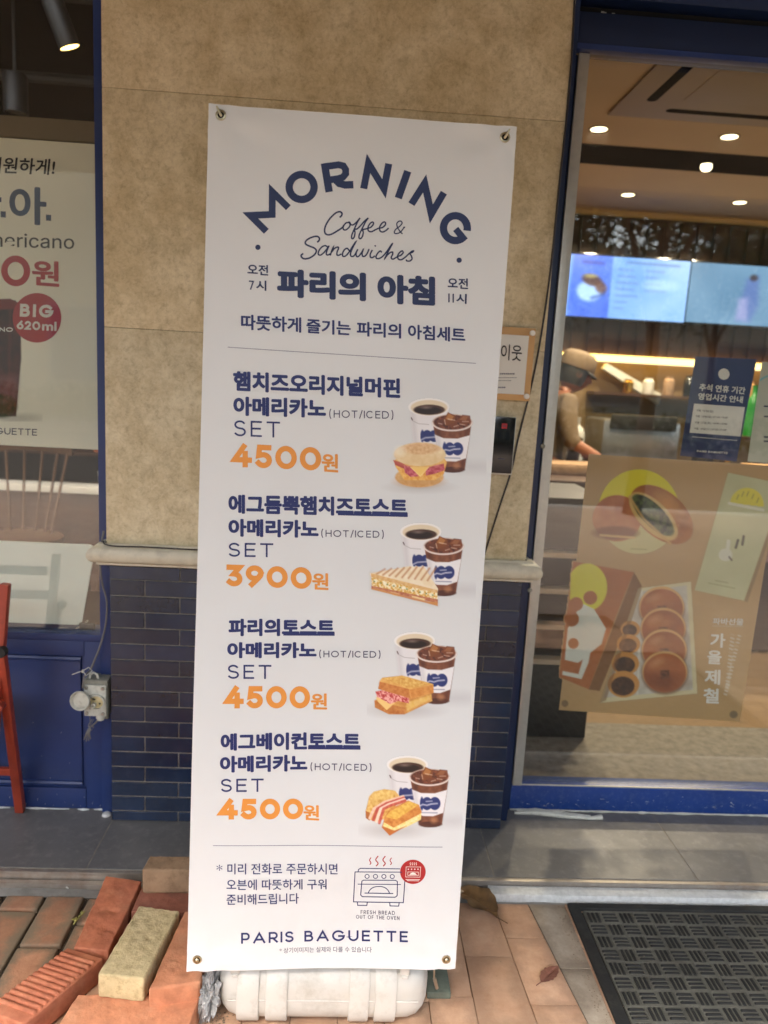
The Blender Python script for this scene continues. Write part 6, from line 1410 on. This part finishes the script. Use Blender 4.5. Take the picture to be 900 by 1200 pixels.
for s_, wr, dr_ in ((-1, pts[16], V((1, .02, -.22))), (1, pts[19], V((1, -.15, -.22)))):
    wr = V(wr); d_ = dr_.normalized(); sd = d_.cross(V((0, 0, 1))).normalized(); up_ = sd.cross(d_); P_ = [wr, wr+d_*.045, wr+d_*.085]; E_ = [(0, 1), (1, 2)]; Rr = [(.022, .028), (.018, .038), (.014, .036)]
    for k, (off, ln_) in enumerate(((-.030, .062), (-.010, .074), (.011, .070), (.030, .056))):
        b0 = len(P_); root_ = P_[2]+sd*off; P_ += [root_, root_+d_*ln_*.5-up_*.010, root_+d_*ln_*.85-up_*.030]; E_ += [(2, b0), (b0, b0+1), (b0+1, b0+2)]; Rr += [.0095, .0088, .0075]
    b0 = len(P_); rt_ = P_[1]-sd*s_*.030; P_ += [rt_, rt_+d_*.030-sd*s_*.020-up_*.012, rt_+d_*.055-sd*s_*.022-up_*.026]; E_ += [(1, b0), (b0, b0+1), (b0+1, b0+2)]; Rr += [.012, .0105, .009]
    skin('hand', P_, E_, Rr, M['skin'], pn, sub=1)
# ================================================================== SHOP INTERIOR, LEFT
li = empty('cafe_interior', (-1.6, 4, .035), 'dark cafe room behind the left window', 'shop room')
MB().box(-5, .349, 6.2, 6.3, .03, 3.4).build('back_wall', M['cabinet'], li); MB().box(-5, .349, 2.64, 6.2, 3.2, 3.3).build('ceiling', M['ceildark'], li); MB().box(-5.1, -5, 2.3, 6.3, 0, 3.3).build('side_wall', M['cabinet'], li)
for z, y in ((2.95, 3.6), (2.72, 3.9)): MB().tube([(-4, y, z), (0, y, z-.02)], .025, 8).build('ceiling_pipe', M['blackmetal'], li)
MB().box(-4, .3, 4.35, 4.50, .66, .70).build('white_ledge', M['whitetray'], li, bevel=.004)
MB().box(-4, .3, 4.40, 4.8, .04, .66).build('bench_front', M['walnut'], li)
sp = empty('spot_lamp', tuple(wl(78, 45, 3.2)), 'lit black ceiling spotlight at the top of the left window', 'lamp')
c = wl(82, 56, 3.2); d_ = V((.35, .22, -1)).normalized(); a1_ = d_.orthogonal().normalized(); a2_ = d_.cross(a1_)
MB().lathe([(0, -.17), (.036, -.17), (.040, -.16), (.040, 0), (.036, 0), (.036, -.012)], c, (a1_, a2_, d_), 24, cap=False).build('shade', M['blackmetal'], sp, smooth=True)
MB().lathe([(.036, -.003), (0, -.003)], c, (a1_, a2_, d_), 20, cap=False).build('bulb', M['lampyellow'], sp)
MB().tube([c-d_*.165, c-d_*.165+V((0, 0, .5))], .008, 8).build('stem', M['blackmetal'], sp)
l = bpy.data.lights.new('lamp_light', 'SPOT'); l.energy = 14; l.spot_size = R_(100); l.color = (1, .78, .45); l.shadow_soft_size = .04
lo = bpy.data.objects.new('lamp_light', l); C.objects.link(lo); lo.parent = sp; lo.location = c+d_*.01-origin(sp); lo.rotation_euler = d_.to_track_quat('-Z', 'Y').to_euler()
c = wl(19, 133, 3.6); s2 = empty('spot_lamp', tuple(c), 'unlit dark ceiling spotlight at the left edge above the poster', 'lamp')
MB().lathe([(0, .16), (.045, .16), (.05, .15), (.05, 0), (.046, 0)], c, 'Z', 20, cap=False).build('shade', M['blackmetal'], s2, smooth=True); MB().lathe([(.044, .01), (0, .01)], c, 'Z', 20, cap=False).build('reflector', M['brass'], s2); MB().tube([c+V((0, 0, .16)), c+V((0, 0, .6))], .008, 8).build('stem', M['blackmetal'], s2)
def windsor(cx_, cy_, rz, label):
    t_ = empty('wooden_chair', (cx_, cy_, .035), label, 'chair', 'wooden chairs in the dark cafe'); Rm = Matrix.Rotation(rz, 3, 'Z')
    def q(x, y, z): v = Rm @ V((x, y, 0)); return V((cx_+v.x, cy_+v.y, z))
    sb = MB(); pr_ = [q(.22*math.cos(a)*(1-.08*math.sin(a)), .20*math.sin(a), .50) for a in [2*math.pi*k/24 for k in range(24)]]; sb.prism(pr_, (0, 0, .035)); sb.build('seat', M['woodchair'], t_, bevel=.006)
    for sx in (-1, 1):
        for sy in (-1, 1): MB().tube([q(.15*sx, .13*sy, .50), q(.20*sx, .18*sy, .035)], [.016, .012], 10).build('leg', M['woodchair'], t_, smooth=True)
    top_ = [q(.24*math.sin(a), .20+.05*math.cos(a)-.02, .93+.012*math.cos(a*2)) for a in [R_(-80+16*k) for k in range(11)]]
    rl = MB()
    for a, b_ in zip(top_[:-1], top_[1:]): rl.add([a, b_, b_+V((0, 0, .06)), a+V((0, 0, .06)), a+V((0, .018, 0)), b_+V((0, .018, 0)), b_+V((0, .018, .06)), a+V((0, .018, .06))], [(0, 1, 2, 3), (4, 7, 6, 5), (0, 4, 5, 1), (3, 2, 6, 7), (0, 3, 7, 4), (1, 5, 6, 2)])
    rl.build('top_rail', M['woodchair'], t_)
    for k in range(7):
        a = R_(-66+22*k); MB().tube([q(.16*math.sin(a), .15*math.cos(a)+.0, .53), q(.235*math.sin(a), .20+.05*math.cos(a)-.01, .94)], .0075, 8).build('spindle', M['woodchair'], t_, smooth=True)
windsor(-1.62, 3.75, R_(12), 'honey coloured spindle back chair below the left poster, nearer the glass'); windsor(-1.05, 4.0, R_(-30), 'second spindle back chair close to the blue mullion, half in the dark')
tb_ = empty('cafe_table', (-1.25, 3.3, .035), 'brown cafe table top just inside the left window', 'table')
MB().box(-2.4, -1.0, 2.70, 2.98, .50, .53).build('table_top', M['woodchair'], tb_, bevel=.004); MB().box(-1.75, -1.65, 2.8, 2.9, .04, .50).build('pedestal', M['blackmetal'], tb_)
cs = MB()
for k in range(6): cs.lathe([(.022, 0), (.026, .06), (.028, .075), (0, .075)], (-1.27+.075*k-.0, 4.45, .7005), 'Z', 12)
for k in range(6):
    o = MB().lathe([(.020, 0), (.026, .07), (.028, .08), (0, .08)], (-1.42+.07*k, 4.45, .7005), 'Z', 14).build('paper_cup', M['whitetray'], smooth=True); tag(o, '%s small white cup of the row on the ledge inside the left window' % ['first', 'second', 'third', 'fourth', 'fifth', 'last'][k], 'cup', 'white cups in a row on the ledge')
for k, cname in enumerate(('brick_red', 'gold', 'brick_red', 'wood')):
    o = MB().box(-1.62+.16*k, -1.50+.16*k, 4.9, 4.98, .84, .96).build('package', M[cname], bevel=.003); tag(o, ['reddish packet, leftmost on the dim shelf', 'golden packet on the dim shelf', 'reddish packet, third on the dim shelf', 'tan packet, rightmost on the dim shelf'][k], 'packet')
MB().box(-2.4, -.9, 4.86, 5.05, .82, .839).build('packet_shelf', M['walnut'], li)
# ================================================================== BUILDING ABOVE AND AWNING (shade the front)
aw = empty('awning', (0, .9, 2.62), 'flat shop awning over the pavement, above the banner', 'awning')
MB().box(-6, 6, -.35, 2.10, 2.64, 2.70).build('canopy', M['awning'], aw, bevel=.004)
MB().box(-6, 6, -.385, -.3505, 2.50, 2.78).build('valance', M['blue'], aw, bevel=.003)
up = MB().box(-8, 8, 2.32, 2.6, 3.31, 9).build('upper_storey', M['facade']); tag(up, 'plain cream upper storey wall above the awning', 'building')
# ================================================================== STREET ACROSS (seen mirrored in the glass)
MB().box(-60, 60, -11.5, -4.55, -.2, -.12).build('road', M['asphalt'], kind='structure')
MB().box(-40, 40, -4.55, -4.4005, -.2, .0).build('kerb', M['kerb'], kind='structure')
MB().box(-60, 60, -16, -11.5, -.2, .0).build('far_pavement', M['street_paver'], kind='structure')
for k in range(-6, 7): MB().box(k*3-.9, k*3+.9, -8.1, -7.98, -.1195, -.1155).build('road_marking', M['roadline'], kind='structure')
MB().box(-30, 30, -4.95, -4.83, -.1195, -.1155).build('road_marking', M['roadline'], kind='structure')
def leafcloud(name, c, rad, n_, sz, mat, parent, seed, squash=1):
    rs = np.random.RandomState(seed); vs = []; fs = []; o0 = origin(parent) if parent else V((0, 0, 0)); k = 0
    cl = rs.randn(26, 3); cl /= np.linalg.norm(cl, axis=1)[:, None]; cl *= (rs.rand(26, 1)**.4)*.8
    for i in range(n_):
        b0 = cl[rs.randint(26)]; p_ = (b0+rs.randn(3)*.17)*np.array(rad); p_ = V(p_)+V(c)-o0
        a = V(rs.randn(3)).normalized(); b_ = a.orthogonal().normalized(); s_ = sz*(.6+.8*rs.rand())
        vs += [tuple(p_-a*s_), tuple(p_+b_*s_*.5), tuple(p_+a*s_), tuple(p_-b_*s_*.5)]; fs.append((k, k+1, k+2, k+3)); k += 4
    me = bpy.data.meshes.new(name); me.from_pydata(vs, [], fs); me.materials.append(mat); o = bpy.data.objects.new(name, me); C.objects.link(o)
    if parent: o.parent = parent
    return o
for k, (x, y, h_, r) in enumerate(((-6.4, -4.0, 3.5, 1.9), (-.5, -3.9, 3.4, 2.0), (3.4, -4.1, 3.5, 2.0), (7.4, -4.0, 3.5, 1.9), (-10.4, -4.1, 3.5, 1.9), (4.2, -12.9, 3.6, 2.2), (8.4, -13.0, 3.8, 2.3), (12.6, -12.9, 3.6, 2.3))):  # far row added to hide mirrored sky; middle near tree blocks sky from banner
    t_ = empty('street_tree', (x, y, 0), ['second street tree from the left on the near kerb', 'third street tree from the left on the near kerb', 'fourth street tree from the left on the near kerb', 'last street tree on the near kerb', 'first street tree on the near kerb', 'left added tree of the far pavement, before the cream building', 'middle added tree of the far pavement, before the cream building', 'right added tree of the far pavement, before the cream building'][k], 'tree', 'street trees')
    MB().tube([(x, y, -.05), (x+.05, y, 1.2), (x-.03, y+.05, h_*.75), (x+.1, y, h_+.9)], [.12, .09, .07, .03], 10).tube([(x, y, h_*.66), (x+.5, y+.2, h_+.2)], [.05, .02], 8).tube([(x, y, h_*.6), (x-.5, y-.2, h_+.3)], [.05, .02], 8).build('trunk', M['bark'], t_, smooth=True)
    leafcloud('crown', (x, y, h_+1.0), (r*1.1, r*.8, r*.85), 15000, .052, M['treeleaf'], t_, 20+k)  # crowns raised and deepened to keep high sky light off the banner foot
hd = leafcloud('hedge', (1.5, -12.3, .5), (16, .4, .55), 14000, .07, M['hedge'], None, 77); tag(hd, 'low green hedge along the far pavement', 'hedge', kind='stuff')
bd_ = empty('facade_building', (0, -16, 0), 'cream building with grey blue windows across the street', 'building')
MB().box(-30, 30, -20, -16, 0, 5.2).build('wall', M['facade'], bd_)
tb2 = empty('tall_building', (-14, -15, 0), 'added tan building across the street on the left, hiding the sky', 'building')
MB().box(-26, -1.2, -15.995, -14.5, 0, 6.4).build('wall', pm('tan_render', rgb(176, 164, 140), .8, .06, 1), tb2)  # added block, high enough to cover the sky mirrored in the left poster
for k in range(7):
    for fl_ in range(1):
        x = -3.2-k*3.3; f_ = MB().box(x-.8, x+.8, -14.4995, -14.44, .9+fl_*3.6, 2.8+fl_*3.6).build('window', M['kerb'], tb2); MB().box(x-.7, x+.7, -14.4395, -14.43, 1.0+fl_*3.6, 2.7+fl_*3.6).build('pane', M['facglass'], f_)
for fl_ in range(1):
    for k in range(0, 8):
        x = k*3.6; z = .5+fl_*3.5
        f_ = MB().box(x-.95, x+.95, -15.999, -15.93, z+.5, z+2.4).build('window', M['kerb'], bd_)
        MB().box(x-.85, x+.85, -15.929, -15.92, z+.6, z+2.3).build('pane', M['facglass'], f_)
